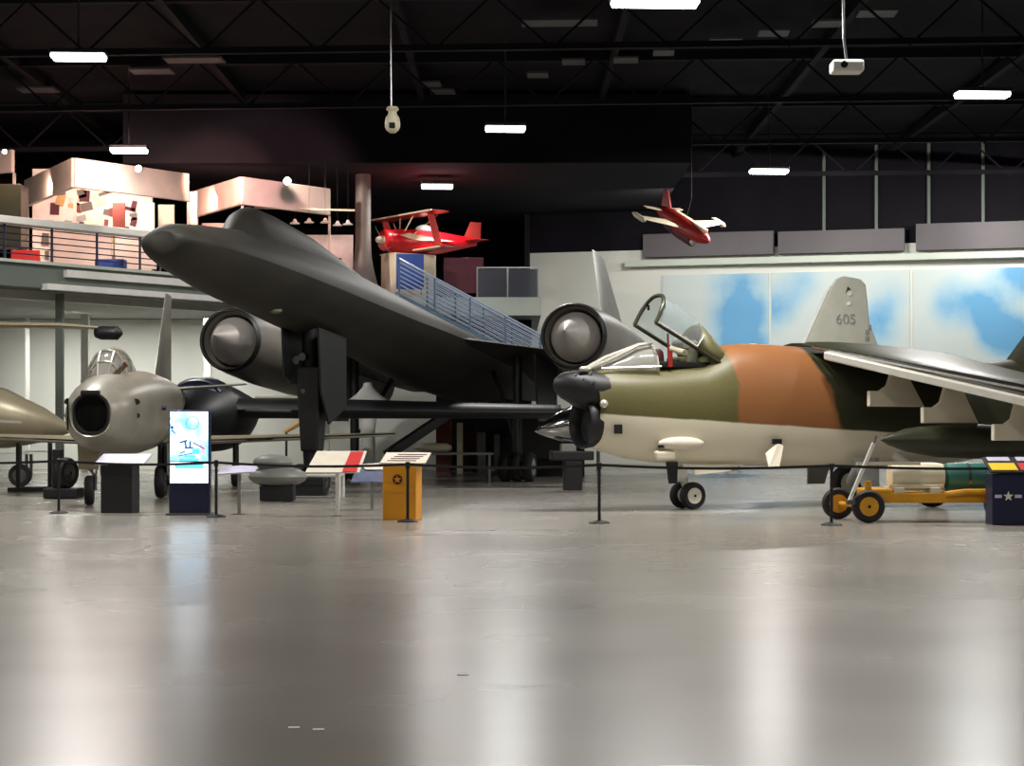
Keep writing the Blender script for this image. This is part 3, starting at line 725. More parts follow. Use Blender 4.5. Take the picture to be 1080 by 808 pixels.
MB().beam((-.43, .02, 1.5), (-.43, .02, 2.1), .03, .05).build('nose_trim', M['chrome'], fj)
# canopy
cz = 2.44
def arch_sec(y, hw, h, n=14): return [Vector((-.12+.82*hw*cos(PI*k/n), y, cz+h*sin(PI*k/n)**.85)) for k in range(n+1)]
cano = MB().loft([arch_sec(1.9, .2, .1), arch_sec(2.15, .38, .42), arch_sec(2.5, .46, .66), arch_sec(3.3, .48, .72), arch_sec(4.2, .42, .6), arch_sec(5.2, .25, .2)], (False, False), closed=False)
cano.build('canopy', glass('fighter_canopy_glass', (190, 188, 180), .55, .08), fj, smooth=True)
for y, hw, h in ((2.15, .39, .43), (2.5, .47, .67), (3.35, .49, .73)): MB().tube(arch_sec(y, hw, h), .035, 6).build('canopy_arch', M['sabre'], fj, smooth=True)
for s in (-1, 1): MB().tube([(s*.1-.12, 1.95, cz+.1), (s*.13-.12, 2.15, cz+.4), (s*.14-.12, 2.5, cz+.64)], .03, 6).build('windscreen_post', M['sabre'], fj)
MB().box((-.12, 3.0, cz+.25), (.34, .25, .6)).build('ejection_seat', M['maroon'], fj, bevel=.05)
MB().beam((.08, 1.98, cz+.12), (.3, 2.2, cz+.38), .05, .1).build('windscreen_glare', M['chrome'], fj)
for s in (-1, 1):
    MB().wing([((s*.6, 5.2, 1.22), (s*.6, 7.7, 1.22), .24), ((s*5.6, 8.8, 1.36), (s*5.6, 10.1, 1.36), .1)]).build('wing', M['tan'], fj, smooth=True)
    MB().tube([(s*.72, 5.28, 1.22), (s*5.58, 8.78, 1.365)], .035, 6).build('leading_edge_slat', M['chrome'], fj, smooth=True)
    MB().wing([((s*.3, 9.0, 2.45), (s*.3, 10.3, 2.45), .1), ((s*1.9, 10.2, 2.6), (s*1.9, 10.9, 2.6), .05)]).build('tailplane', M['sabre'], fj, smooth=True)
    g = MB().tube([(s*.55, 5.3, 1.25), (s*.55, 5.3, .38)], .07, 8).build('main_gear', M['black'], fj)
    wheel(g, Vector((s*.55, 5.3, .36)), .36, .2, (1, 0, 0), 'steel')
    MB().prism([(s*.72, 5.0, 1.2), (s*.72, 5.7, 1.2), (s*.72, 5.6, .5), (s*.72, 5.05, .5)], (.03, 0, 0)).build('gear_door', M['grey'], g)
    for z in (2.05, 1.78): MB().lathe([(.06, 0), (.06, .14)], (s*.665, 1.15, z), (0, 1, 0), 10).build('gun_port', M['dark'], fj)
    MB().lathe([(.05, 0), (.05, .1)], (s*.83, 3.4, 1.95), (1, 0, 0), 12).build('side_light', M['navy'], fj)
MB().wing([((0, 8.0, 2.6), (0, 10.9, 2.6), .12), ((0, 9.9, 4.8), (0, 10.9, 4.8), .06)], Vector((1, 0, 0))).build('fin', M['sabre'], fj, smooth=True)
g = MB().tube([(-.36, 1.6, 1.25), (-.36, 1.7, .72)], .06, 10).build('nose_gear', M['steel'], fj, smooth=True)
MB().tube([(-.36, 1.7, .75), (-.22, 1.7, .6), (-.22, 1.72, .3)], .035, 8).build('gear_fork', M['steel'], g)
wheel(g, Vector((-.34, 1.72, .3)), .3, .17, (1, .1, 0), 'steel')
MB().box((-.30, 1.42, 1.0), (.40, .05, .56), taper=1.1).build('gear_door', M['tan'], g, bevel=.02)

# ------------------------------------------------------------------ camouflaged attack jet, right
AH = R(25)
aj = thing('attack_jet', 'green and tan camouflaged attack jet with its canopy raised and cream belly', 'aircraft', (.75, 33, 0), AH)
def camo():
    m = bpy.data.materials.new('jungle_camouflage'); m.use_nodes = True
    nt = m.node_tree; b = nt.nodes['Principled BSDF']; L = nt.links.new
    tc = nt.nodes.new('ShaderNodeTexCoord'); sx = nt.nodes.new('ShaderNodeSeparateXYZ'); L(tc.outputs['Object'], sx.inputs[0])
    nz = nt.nodes.new('ShaderNodeTexNoise'); nz.inputs['Scale'].default_value = 1.6; nz.inputs['Detail'].default_value = 3
    L(tc.outputs['Object'], nz.inputs['Vector'])
    def math_(op, a, bb, c=None):
        n = nt.nodes.new('ShaderNodeMath'); n.operation = op
        for i, v in enumerate((a, bb, c)):
            if v is None: continue
            if isinstance(v, (int, float)): n.inputs[i].default_value = v
            else: L(v, n.inputs[i])
        return n.outputs[0]
    def step(v, edge, soft=.03):
        mr = nt.nodes.new('ShaderNodeMapRange'); mr.inputs['From Min'].default_value = edge-soft; mr.inputs['From Max'].default_value = edge+soft
        L(v, mr.inputs['Value']); return mr.outputs['Result']
    def mix(f, a, bb):
        n = nt.nodes.new('ShaderNodeMix'); n.data_type = 'RGBA'; L(f, n.inputs['Factor'])
        for i, v in ((6, a), (7, bb)):
            if isinstance(v, tuple): n.inputs[i].default_value = (*s2l(v), 1)
            else: L(v, n.inputs[i])
        return n.outputs[2]
    x, z = sx.outputs['X'], sx.outputs['Z']
    nx = math_('MULTIPLY_ADD', nz.outputs['Fac'], .35, x)              # wobble
    # tan section between s=3.6 and s=5.3 (leaning back towards the belly)
    e1 = step(nx, 3.72, .03)
    lean = math_('MULTIPLY_ADD', z, .38, nx)
    e2 = step(lean, 6.62, .04)
    ny = nt.nodes.new('ShaderNodeTexNoise'); ny.inputs['Scale'].default_value = 12; L(tc.outputs['Object'], ny.inputs['Vector'])
    ol = mix(ny.outputs['Fac'], (88, 84, 46), (100, 95, 56))
    c1 = mix(e1, ol, (142, 93, 54))
    c2 = mix(e2, c1, (54, 56, 38))
    # lower stripe darker olive on nose then cream belly
    zb = math_('MULTIPLY_ADD', x, .055, z)
    zb2 = math_('MULTIPLY_ADD', nz.outputs['Fac'], .06, zb)
    eb = step(zb2, 1.86, .015)
    c3 = mix(eb, (230, 222, 200), c2)
    L(c3, b.inputs['Base Color']); b.inputs['Roughness'].default_value = .42
    return m
CM = camo()
def asec(s, hw, zt, zb, n=36, e=.85, dy=0):
    zc_ = (zt+zb)/2; hh = (zt-zb)/2
    return [Vector((s, dy+hw*math.copysign(abs(cos(2*PI*k/n))**e, cos(2*PI*k/n)), zc_+hh*math.copysign(abs(sin(2*PI*k/n))**e, sin(2*PI*k/n)))) for k in range(n)]
fsx = [(.72, .5, 2.58, 1.2), (1.0, .56, 2.64, 1.1), (1.5, .62, 2.66, .97), (2.1, .66, 2.68, .88), (3.0, .7, 2.78, .84), (3.35, .71, 2.98, .83), (3.65, .72, 3.13, .82), (4.3, .74, 3.17, .8), (5, .76, 3.14, .78), (6, .78, 3.1, .76), (7.5, .78, 3.02, .76), (9, .76, 2.92, .8), (10, .72, 2.9, .95), (11.5, .6, 3.05, 1.2), (13.5, .42, 2.95, 1.6), (14, .3, 2.6, 1.8)]
MB().loft([asec(*q) for q in fsx], (False, True)).build('fuselage', CM, aj, smooth=True)
MB().loft([asec(.80, .47, 2.5, 1.3), asec(.82, .05, 2.0, 1.9)]).build('front_bulkhead', M['dark'], aj)
# radome (upper nose)
def rsec(s, hw, zt, zb): return asec(s, hw, zt, zb, e=.95)
MB().loft([rsec(.02, .03, 2.36, 2.3), rsec(.06, .12, 2.46, 2.2), rsec(.2, .26, 2.55, 2.08), rsec(.45, .38, 2.6, 1.95), rsec(.75, .47, 2.6, 1.84), rsec(.95, .5, 2.6, 1.8)]).build('radome', M['black'], aj, smooth=True)
for q in ((.3, -.33, 2.5), (.42, -.40, 2.42), (.62, -.44, 2.38), (.55, -.43, 2.52)):
    MB().sphere(q, .03, 8).build('radome_rivet', M['steel'], aj)
MB().lathe([(.02, -.08), (.05, -.05), (.06, .08), (.03, .14)], (.5, -.25, 2.62), (1, 0, 0), 10).build('nose_sensor', M['bright'], aj, smooth=True)
# intake mouth under the radome: black oval opening ringed by lip
def isec(s, ry, rz, z, n=28): return [Vector((s, ry*cos(2*PI*k/n), z+rz*sin(2*PI*k/n))) for k in range(n)]
MB().loft([isec(.8, .50, .46, 1.64), isec(.62, .50, .48, 1.63), isec(.56, .47, .45, 1.62), isec(.62, .43, .41, 1.62), isec(.78, .42, .40, 1.62)], (False, True)).build('intake_mouth', M['black'], aj, smooth=True)
MB().sphere((.78, -.52, 1.98), .08, 10).build('probe_light', M['bright'], aj, smooth=True)
MB().box((1.05, -.57, 1.52), (.16, .04, .17)).build('warning_plate', M['dark'], aj, bevel=.01)
# windscreen
ws = [(.85, .12, 2.60), (1.25, .3, 2.80), (1.75, .36, 3.1)]
def wsec(s, hw, h, zb=2.6, n=12): return [Vector((s, hw*cos(PI*k/n), zb+(h-zb)*sin(PI*k/n)**.9)) for k in range(n+1)]
MB().loft([wsec(.8, .1, 2.64), wsec(1.2, .3, 2.82), wsec(1.65, .38, 3.06), wsec(1.98, .4, 3.1)], (False, False), closed=False).build('windscreen', M['shield'], aj, smooth=True)
fr = MB(); fr.tube(wsec(1.98, .41, 3.12), .03, 6); fr.tube([(.7, -.1, 2.63), (1.2, -.22, 2.86), (1.65, -.24, 3.08), (1.95, -.2, 3.12)], .035, 8); fr.tube([(.7, .1, 2.63), (1.2, .22, 2.86), (1.95, .22, 3.12)], .035, 8)
fr.tube([(.85, -.3, 2.64), (2.02, -.45, 2.68)], .02, 6)
fr.build('windscreen_frame', M['bright'], aj, smooth=True)
MB().box((1.55, 0, 2.74), (.7, .45, .28), taper=.7).build('instrument_cowl', M['seat'], aj, bevel=.04)
# cockpit opening, seat
MB().box((2.6, 0, 2.72), (1.15, .74, .12)).build('cockpit_rim', M['dark'], aj, bevel=.03)
e_ = MB().box((2.85, 0, 2.95), (.28, .4, .5)).build('ejection_seat', M['seat'], aj, bevel=.06)
MB().lathe([(.1, -.2), (.13, -.1), (.13, .1), (.1, .2)], (2.72, 0, 3.14), (0, 1, 0), 14).build('headrest', M['grey'], e_, smooth=True)
MB().lathe([(.06, -.25), (.06, .25)], (2.62, -.05, 3.0), (0, 1, .2), 10).build('harness_roll', M['cream'], e_)
MB().box((2.55, -.1, 2.82), (.18, .5, .12)).build('seat_cushion', M['olive'], e_, bevel=.04)
MB().lathe([(.1, 0), (.12, .1), (.1, .28), (.05, .34)], (2.15, -.1, 2.68), n=12).build('red_cover', M['maroon'], aj, smooth=True)
MB().tube([(2.22, -.38, 2.68), (2.2, -.38, 3.3)], .02, 8).build('canopy_prop', M['dred'], aj)
MB().tube([(2.26, -.36, 2.68), (2.26, -.36, 2.98)], .05, 8).build('red_streamer', M['dred'], aj)
# canopy, tilted about the hinge
ct = R(28); hp = Vector((3.5, 0, 2.66))
def CP(d, y, h):   # d ahead of hinge, h above sill
    return hp+Vector((-d*cos(ct)+h*sin(ct)*-1*-1*0 - h*sin(ct)*-1, y, d*sin(ct)+h*cos(ct)))
def carch(d, hw, h, n=14, ex=.8): return [CP(d, hw*math.copysign(abs(cos(PI*k/n))**.75, cos(PI*k/n)), h*sin(PI*k/n)**ex) for k in range(n+1)]
cg = MB().loft([carch(1.78, .40, .60), carch(1.4, .43, .62), carch(.95, .44, .58), carch(.75, .44, .52)], (False, False), closed=False).build('canopy', M['canopy'], aj, smooth=True)
MB().loft([carch(.8, .45, .54), carch(.4, .44, .42), carch(.02, .4, .26)], (False, False), closed=False).build('canopy_fairing', M['olive'], cg, smooth=True, solid=.04)
fr = MB(); fr.tube(carch(1.78, .41, .61), .04, 8)
fr.tube([CP(1.78, -.41, 0), CP(.0, -.43, 0), CP(.0, .43, 0), CP(1.78, .41, 0)], .04, 8)
fr.build('canopy_frame', M['dgreen'], cg, smooth=True)
MB().tube([CP(1.75, -.45, 0.02), CP(.82, -.47, 0.02), CP(.78, -.45, .3)], .018, 6).build('canopy_seal', M['bright'], cg, smooth=True)
MB().tube([CP(.78, 0, .58), CP(.02, 0, .32)], .03, 6).build('canopy_top_edge', M['bright'], cg, smooth=True)
for s in (-1, 1): MB().box(CP(1.72, s*.3, .4), (.04, .03, .1)).build('canopy_handle', M['dark'], cg)
# details on the hull
MB().sphere((2.35, -.62, 1.25), 1, 14, (.5, .12, .13)).build('sensor_blister', M['belly'], aj, smooth=True)
MB().box((2.0, -.60, 1.03), (.42, .16, .18)).build('lower_blister', M['belly'], aj, bevel=.05)
MB().prism([(4.12, -.72, 1.05), (4.38, -.72, 1.25), (4.5, -.74, 1.2), (4.3, -.9, .78), (4.1, -.86, .8)], (0, -.03, 0)).build('access_door', M['belly'], aj)
MB().box((4.38, -.735, 1.28), (.2, .04, .1)).build('door_opening', M['dark'], aj)
MB().box((1.9, -.66, 1.2), (.12, .03, .05)).build('vent', M['dark'], aj)
# nose gear
g = MB().tube([(2.55, 0, 1.0), (2.75, 0, .62), (2.85, -.0, .3)], [.1, .09, .05], 12).build('nose_gear', M['white'], aj, smooth=True)
for s in (-1, 1): wheel(g, Vector((2.85, s*.19, .26)), .26, .17, (0, 1, 0), 'hub')
MB().box((2.62, -.0, .66), (.3, .26, .28)).build('gear_yoke', M['white'], g, bevel=.06)
MB().tube([(2.6, -.05, .7), (2.35, -.05, .95)], .05, 8).build('drag_brace', M['white'], g)
MB().lathe([(.08, 0), (.08, .04)], (2.42, -.14, .78), (0, -1, 0), 12).build('taxi_light', M['steel'], g)
MB().prism([(2.7, -.35, .84), (3.85, -.35, .84), (3.5, -.4, .72), (2.75, -.42, .66)], (0, -.03, 0)).build('gear_door', M['belly'], g)
MB().prism([(2.2, -.3, .9), (2.45, -.3, .9), (2.42, -.32, .5), (2.25, -.32, .5)], (0, -.03, 0)).build('gear_door', M['black'], g)
# main gear
for s in (-1, 1):
    g = MB().tube([(7.3, s*.5, 1.0), (7.5, s*1.3, .4)], .1, 10).build('main_gear', M['white'], aj, smooth=True)
    wheel(g, Vector((7.5, s*1.4, .38)), .38, .25, (0, 1, 0), 'hub')
    MB().prism([(6.1, s*.75, .95), (6.7, s*.75, .95), (6.6, s*.9, .4), (6.2, s*.9, .4)], (0, s*.04, 0)).build('gear_door', M['grey'], g)
# wings (drooping, shoulder mounted)
dr = -.23
for s in (-1, 1):
    zr = 3.12
    st_ = []
    for lat in (.3, .74, 2.0, 4.0, 5.6):
        le = Vector((5.15+.55*lat-.1, s*lat, zr+dr*(lat-.5))); ch = 3.6-.38*lat
        st_.append((le, le+Vector((ch, 0, -.12)), .17))
    MB().wing(st_).build('wing', M['dgreen'], aj, smooth=True)
    pts = [Vector((5.05+.55*lat-.1, s*lat, zr+dr*(lat-.5)+.0)) for lat in (.6, 2, 4, 5.6)]
    MB().tube(pts, [.035, .05, .06, .05], 8).build('leading_edge', M['chrome'], aj, smooth=True)
    sl = MB().prism([Vector((5.0+.55*.9-.18, s*.9, zr-.28)), Vector((5.35+.55*.9, s*.9, zr-.26)), Vector((5.35+.55*4.8, s*4.8, zr+dr*4.3-.30)), Vector((5.0+.55*4.8-.14, s*4.8, zr+dr*4.3-.34))], (0, 0, .17))
    sl.build('leading_edge_slat', M['bright'], aj, bevel=.03)
    for j, lat in enumerate((1.35, 2.3, 3.5)):
        x0 = 5.25+.55*lat; zz = zr-.12+dr*(lat-.5)
        q1 = (.56, .66, .7)[j]
        MB().prism([(x0, s*lat, zz-q1-.3), (x0, s*lat, zz-q1), (x0+.25, s*lat, zz-q1), (x0+.42, s*lat, zz-q1+.1), (x0+.6, s*lat, zz-.02), (x0+.75, s*lat, zz-.02), (x0+1.3, s*lat, zz-q1-.3)], (0, s*.1, 0)).build('pylon', M['belly'], aj, bevel=.02)
        if j == 1:
            MB().lathe([(.01, 0), (.1, .18), (.22, .6), (.31, 1.3), (.33, 2.2), (.31, 3.2), (.2, 4.2), (.05, 4.9)], (x0-.95, s*(lat+.06), zz-1.26), (1, 0, -.02), 24).build('drop_tank', M['dgreen'], aj, smooth=True)
MB().wing([((10.5, 0, 2.95), (14, 0, 2.9), .2), ((12.3, 0, 4.9), (14.1, 0, 4.9), .1)], Vector((0, 1, 0))).build('fin', M['dgreen'], aj, smooth=True)
for s in (-1, 1): MB().wing([((11.6, s*.4, 2.4), (13.6, s*.4, 2.4), .12), ((13, s*2.7, 2.55), (14.0, s*2.7, 2.55), .06)]).build('tailplane', M['dgreen'], aj, smooth=True)

# ------------------------------------------------------------------ polished cone exhibit in front of the jet
p = W(592, HY, 44)
t = thing('polished_nose_cone', 'polished metal cone on a small black stand just left of the camouflaged jet intake', 'metal cone', (p.x, 44, 0), R(8)); t.scale = (1.39,)*3
zc_ = (EYE+(HY-447)/F*44)/1.39
tip = Vector((-.47, 0, zc_-.13)); ax_ = Vector((1, 0, .16)).normalized()
MB().lathe([(.01, 0), (.06, .06), (.15, .22), (.26, .45), (.33, .68), (.335, .74)], tip, ax_, 28).build('cone', M['chrome'], t, smooth=True)
MB().lathe([(.335, .7), (.345, .72), (.345, .78), (.3, .8)], tip, ax_, 28).build('rim', M['steel'], t, smooth=True)
MB().box((.12, 0, zc_-.42), (.26, .2, .14)).build('mounting_block', M['grey'], t, bevel=.01)
MB().box((.18, 0, zc_-.56), (.75, .35, .16)).build('cradle', M['black'], t, bevel=.02)
hh_ = zc_-.64
MB().box((.2, 0, hh_/2), (.3, .3, hh_)).build('stand_pedestal', M['black'], t, bevel=.01)
o = MB().box((0, 0, 1.05), (2.3, 1.4, 2.1)).build('dark_filler_block', M['dark'], bevel=.03)  # added dark block, keeps the gap below the engine dark
MB().box((-.2, -.72, 1.2), (1.5, .04, 1.3)).build('filler_front', M['black'], o)
o.location = (W(577, HY, 56.5).x, 56.5, 0); tag(o, 'large dark block added to fill the dark gap beneath the right engine of the black jet', 'filler block')

# ------------------------------------------------------------------ grey tail fin of a jet behind
p = W(890, HY, 64)
t = thing('grey_jet', 'pale grey jet mostly hidden, its numbered tail fin showing above the camouflaged wing', 'aircraft', (p.x, 64, 0), R(6))
def GF(px, py): v = W(px, py, 64)-Vector((p.x, 64, 0)); v.y = 0; return v
MB().prism([GF(832, 395), GF(846, 366), GF(875, 305), GF(882, 294), GF(890, 291), GF(908, 294), GF(914, 300), GF(918, 340), GF(928, 366), GF(940, 400)], (0, .14, 0)).build('fin', M['fgrey'], t, bevel=.04)
MB().prism([GF(846, 366), GF(872, 310), GF(876, 302), GF(874, 302), GF(869, 309), GF(843, 366)], (0, -.02, 0)).build('leading_edge', M['white'], t)
MB().loft([ring(Vector((x, .07, 3.0)), a, a, Vector((0, 1, 0)), None) for x, a in ((-8, .3), (-6, .7), (-3, .85), (1, .8), (3, .5))]).build('fuselage', M['fgrey'], t, smooth=True)
for x in (-4, .5):
    MB().tube([(x, .07, 2.4), (x, .07, .3)], .08, 8).build('gear_leg', M['grey'], t); wheel(t, Vector((x, .07, .32)), .32, .2, (0, 1, 0), 'hub')
MB().prism([GF(892, 309), GF(894, 302), GF(897, 305), GF(899, 309)], (0, -.03, 0)).build('tail_badge', M['dgreen'], t)
MB().lathe([(.1, 0), (.1, .03)], GF(896, 309)+Vector((0, -.03, 0)), (0, 1, 0), 14).build('tail_badge_disc', M['paper'], t)
MB().lathe([(.07, 0), (.07, .03)], GF(895, 320)+Vector((0, -.03, 0)), (0, 1, 0), 14).build('tail_mark', M['white'], t)
def text(s, size, m, parent, loc, rot, name='tail_number', ext=.004):
    cu = bpy.data.curves.new(name, 'FONT'); cu.body = s; cu.size = size; cu.extrude = ext; cu.align_x = 'CENTER'; cu.align_y = 'CENTER'
    cu.materials.append(m)
    tmp = bpy.data.objects.new(name, cu); col.objects.link(tmp); bpy.context.view_layer.update()
    me = bpy.data.meshes.new_from_object(tmp.evaluated_get(bpy.context.evaluated_depsgraph_get()))
    bpy.data.objects.remove(tmp)
    o = bpy.data.objects.new(name, me); col.objects.link(o); o.parent = parent; o.location = loc; o.rotation_euler = rot
    return o
text('605', .5, M['grey'], t, GF(892, 337)+Vector((0, -.02, 0)), (PI/2, 0, 0))
for k, (px, py) in enumerate(((921, 350), (924, 345), (921, 357))):
    MB().box(GF(px-6, py)+Vector((0, -.01, 0)), (.12, .04, .16)).build('rudder_hinge', M['grey'], t)

# ------------------------------------------------------------------ aircraft at the left edge
p = W(20, HY, 45)
t = thing('tan_prop_plane', 'tan grey aircraft at the left edge with a dark tipped high wing', 'aircraft', (p.x, 45, 0), 0)
def LF(px, py, y=0.0): v = W(px, py, 45+y)-Vector((p.x, 45, 0)); v.y = y; return v
zz = LF(0, 343).z
MB().wing([((-6, -.2, zz+.05), (-6, 1.6, zz+.05), .22), ((LF(60, 345).x, 0, zz), (LF(60, 345).x, 1.3, zz), .15), ((LF(100, 347).x, .2, zz-.05), (LF(100, 347).x, 1.0, zz-.05), .08)]).build('wing', M['tan'], t, smooth=True)
MB().loft([ring(Vector((LF(98, 350).x+x, .5, LF(100, 350).z)), a, a*.6, Vector((0, 1, 0)), None, 14) for x, a in ((-.05, .2), (.1, .3), (.5, .3), (.62, .1))]).build('wingtip_tank', M['black'], t, smooth=True)
MB().loft([ring(Vector((x, 1.2, z)), a, b, Vector((0, 1, 0)), None, 24) for x, a, b, z in ((-7, 1.2, 1.3, 2.3), (-2.5, 1.1, 1.0, 2.0), (-.6, .8, .75, 1.75), (.3, .5, .45, 1.6), (.95, .12, .12, 1.5))]).build('fuselage', M['tan'], t, smooth=True)
MB().beam((-.9, -.1, 1.72), (.1, -.1, 1.66), .06, .06).build('trim_strip', M['bright'], t)
MB().tube([(-1.5, 1.2, 2.9), (-1.5, .8, zz)], .06, 8).build('wing_strut', M['tan'], t)
MB().tube([(-.3, 1.2, 1.2), (-.3, 1.2, .3)], .05, 8).build('gear_leg', M['steel'], t); wheel(t, Vector((-.3, 1.2, .3)), .3, .15, (0, 1, 0), 'steel')

# black frame stand at left
p = W(36, HY, 43)
t = thing('black_frame_stand', 'black steel floor frame with two uprights left of the silver fighter', 'stand', (p.x, 43, 0))
for x in (-.38, .38):
    MB().box((x, 0, .62), (.09, .09, 1.1)).build('upright', M['black'], t)
for y in (-.35, .35): MB().box((.05, y, .06), (1.15, .1, .1)).build('base_rail', M['black'], t)
for x in (-.38, .38): MB().box((x, 0, .06), (.1, .7, .08)).build('cross_rail', M['black'], t)
p = W(67, HY, 39.1)
t = thing('wheeled_stand', 'dark stand with an upright tyre on a low base behind the leftmost stanchion', 'stand', (p.x, 39.1, 0))
MB().box((0, 0, .12), (.75, .6, .22)).build('base', M['black'], t, bevel=.03)
MB().box((-.12, 0, .62), (.2, .2, .9)).build('upright', M['black'], t, bevel=.02)
wheel(t, Vector((.08, -.1, .56)), .34, .22, (.9, -.4, 0), 'steel')
# pale workbench things beneath the mezzanine
for i, (px, py0, wd, lb) in enumerate(((10, 478, 46, 'pale display table under the tan aircraft at left'), (118, 474, 40, 'white display table seen behind the fighter nose gear'), (46, 476, 36, 'pale low table behind the black frame stand'))):
    Y = 55+i*1.5; p = W(px, HY, Y); wm = wd/F*Y; hz = 1.6-(py0-HY)/F*Y
    t = thing('display_table', lb, 'table', (p.x, Y, 0), 0, 'pale tables beneath the upper floor')
    MB().box((0, 0, hz), (wm, .6, .06)).build('table_top', M['white'], t)
    for sx_ in (-1, 1):
        for sy in (-1, 1): MB().box((sx_*(wm/2-.05), sy*.25, hz/2-.02), (.05, .05, hz-.04)).build('leg', M['steel'], t)

# ------------------------------------------------------------------ floor exhibits
def podium(name, label, px, pyb, wd, hgt, body, topm, yaw=0, depth=.45, tilt=.25):
    Y = EYE*F/(pyb-HY); p = W(px, HY, Y); wm = wd/F*Y
    t = thing(name, label, 'podium', (p.x, Y+depth/2, 0), yaw)
    MB().box((0, 0, hgt/2), (wm, depth, hgt)).build('body', M[body], t, bevel=.01)
    rot = Matrix.Rotation(R(22), 3, 'X')
    return t, wm, Y
bk, wm, Y = podium('info_podium', 'black podium with a pale sloped information top under the silver fighter', 124, 541.5, 34, .86, 'black', 'lilac', R(-6))
rt = Matrix.Rotation(R(18), 3, 'X')
MB().box((.06, 0, .97), (.92, .55, .03), rt).build('sloped_top', M['lilac'], bk, bevel=.005)
MB().box((.0, 0, .87), (.3, .3, .08)).build('top_bracket', M['black'], bk)
# touchscreen kiosk
Y = EYE*F/(543.5-HY); p = W(199.5, HY, Y)
ks = thing('touchscreen_kiosk', 'tall black kiosk with a glowing blue white screen', 'kiosk', (p.x, Y, 0))
kw = 43/F*Y; kh = 1.86
MB().box((0, .1, kh/2), (kw, .2, kh)).build('cabinet', M['navy'], ks, bevel=.025)
MB().box((0, .08, .02), (kw+.06, .42, .04)).build('base_plate', M['steel'], ks)
def screen_mat():
    m = bpy.data.materials.new('screen_picture'); m.use_nodes = True
    nt = m.node_tree; b = nt.nodes['Principled BSDF']; L = nt.links.new
    tc = nt.nodes.new('ShaderNodeTexCoord'); nz = nt.nodes.new('ShaderNodeTexNoise'); nz.inputs['Scale'].default_value = 2.2; nz.inputs['Detail'].default_value = 2
    L(tc.outputs['Object'], nz.inputs['Vector'])
    cr = nt.nodes.new('ShaderNodeValToRGB'); e = cr.color_ramp.elements
    e[0].position = .38; e[0].color = (*s2l((240, 250, 255)), 1); e[1].position = .62; e[1].color = (*s2l((120, 205, 255)), 1)
    L(nz.outputs['Fac'], cr.inputs['Fac']); L(cr.outputs['Color'], b.inputs['Emission Color']); b.inputs['Emission Strength'].default_value = 2.2
    b.inputs['Base Color'].default_value = (.05, .05, .06, 1)
    return m
SM = screen_mat(); SW = emis('screen_white', (245, 250, 255), 2.4); SI = emis('screen_ink', (40, 110, 180), .5); SG = emis('screen_teal', (90, 200, 220), 1.4); SPk = emis('screen_pink', (220, 170, 200), 1.5)
zt = 1.6-(433-HY)/F*Y; zb_ = 1.6-(510-HY)/F*Y; zm = 1.6-(487-HY)/F*Y
sc_ = MB().box((0, -.004, (zt+zm)/2-.005), (kw-.05, .02, zt-zm-.03)).build('screen', SM, ks)
MB().box((0, -.004, (zm+zb_)/2), (kw-.05, .02, zm-zb_-.02)).build('lower_screen', SW, ks)
rg = MB().tube([Vector((.06+.11*cos(2*PI*k/20), -.018, zt-.22+.11*sin(2*PI*k/20))) for k in range(21)], .006, 5)
rg.tube([Vector((.02-.16+.2*cos(PI*.5+PI*k/12), -.018, zt-.2+.2*sin(PI*.5+PI*k/12))) for k in range(10)], .006, 5)
rg.build('screen_outline_drawing', SI, sc_)
fg = MB()
for (x, z, w2, h2) in ((-.1, .55, .14, .03), (-.06, .6, .03, .1), (.0, .66, .15, .03), (.02, .6, .03, .12), (.17, .62, .24, .02), (-.12, .74, .1, .02), (-.3, .3, .05, .05), (-.27, .38, .02, .1), (-.06, .78, .28, .015)):
    MB().box((x, -.017, zt-z), (w2, .006, h2), Matrix.Rotation(x*3, 3, 'Y')).build('screen_figure_drawing', SI, sc_)
fg = MB()
for (x, z, w2, h2) in ((0, .87, .34, .05), (.12, .72, .12, .1), (.02, .81, .2, .04)): fg.box((x, -.018, zt-z), (w2, .006, h2))
fg.build('screen_banner', SG, sc_)
MB().prism([(.17, -.018, zt-.55), (.28, -.018, zt-.62), (.3, -.018, zt-.82), (.22, -.018, zt-.75)], (0, .005, 0)).build('screen_color_patch', SPk, sc_)
MB().box((0, -.018, zm-.08), (.5, .006, .08)).build('screen_caption_bar', SG, sc_)
# small pale tilted sign on a thin post
def sign(name, label, px, pyb, pts_top, thick, m, postx=0, postm='steel', extra=None):
    pass
Y = EYE*F/(543-HY); p = W(252, HY, Y)
t = thing('reading_sign', 'small pale lilac tilted sign on one thin post right of the kiosk', 'sign', (p.x, Y, 0))
MB().box((-.02, 0, .80), (.66, .42, .03), Matrix.Rotation(R(16), 3, 'X') @ Matrix.Rotation(R(-4), 3, 'Y')).build('sign_panel', M['lilac'], t, bevel=.01)
MB().box((0, .05, .39), (.06, .06, .78)).build('post', M['grey'], t)
MB().box((0, .05, .01), (.2, .2, .02)).build('foot', M['grey'], t)
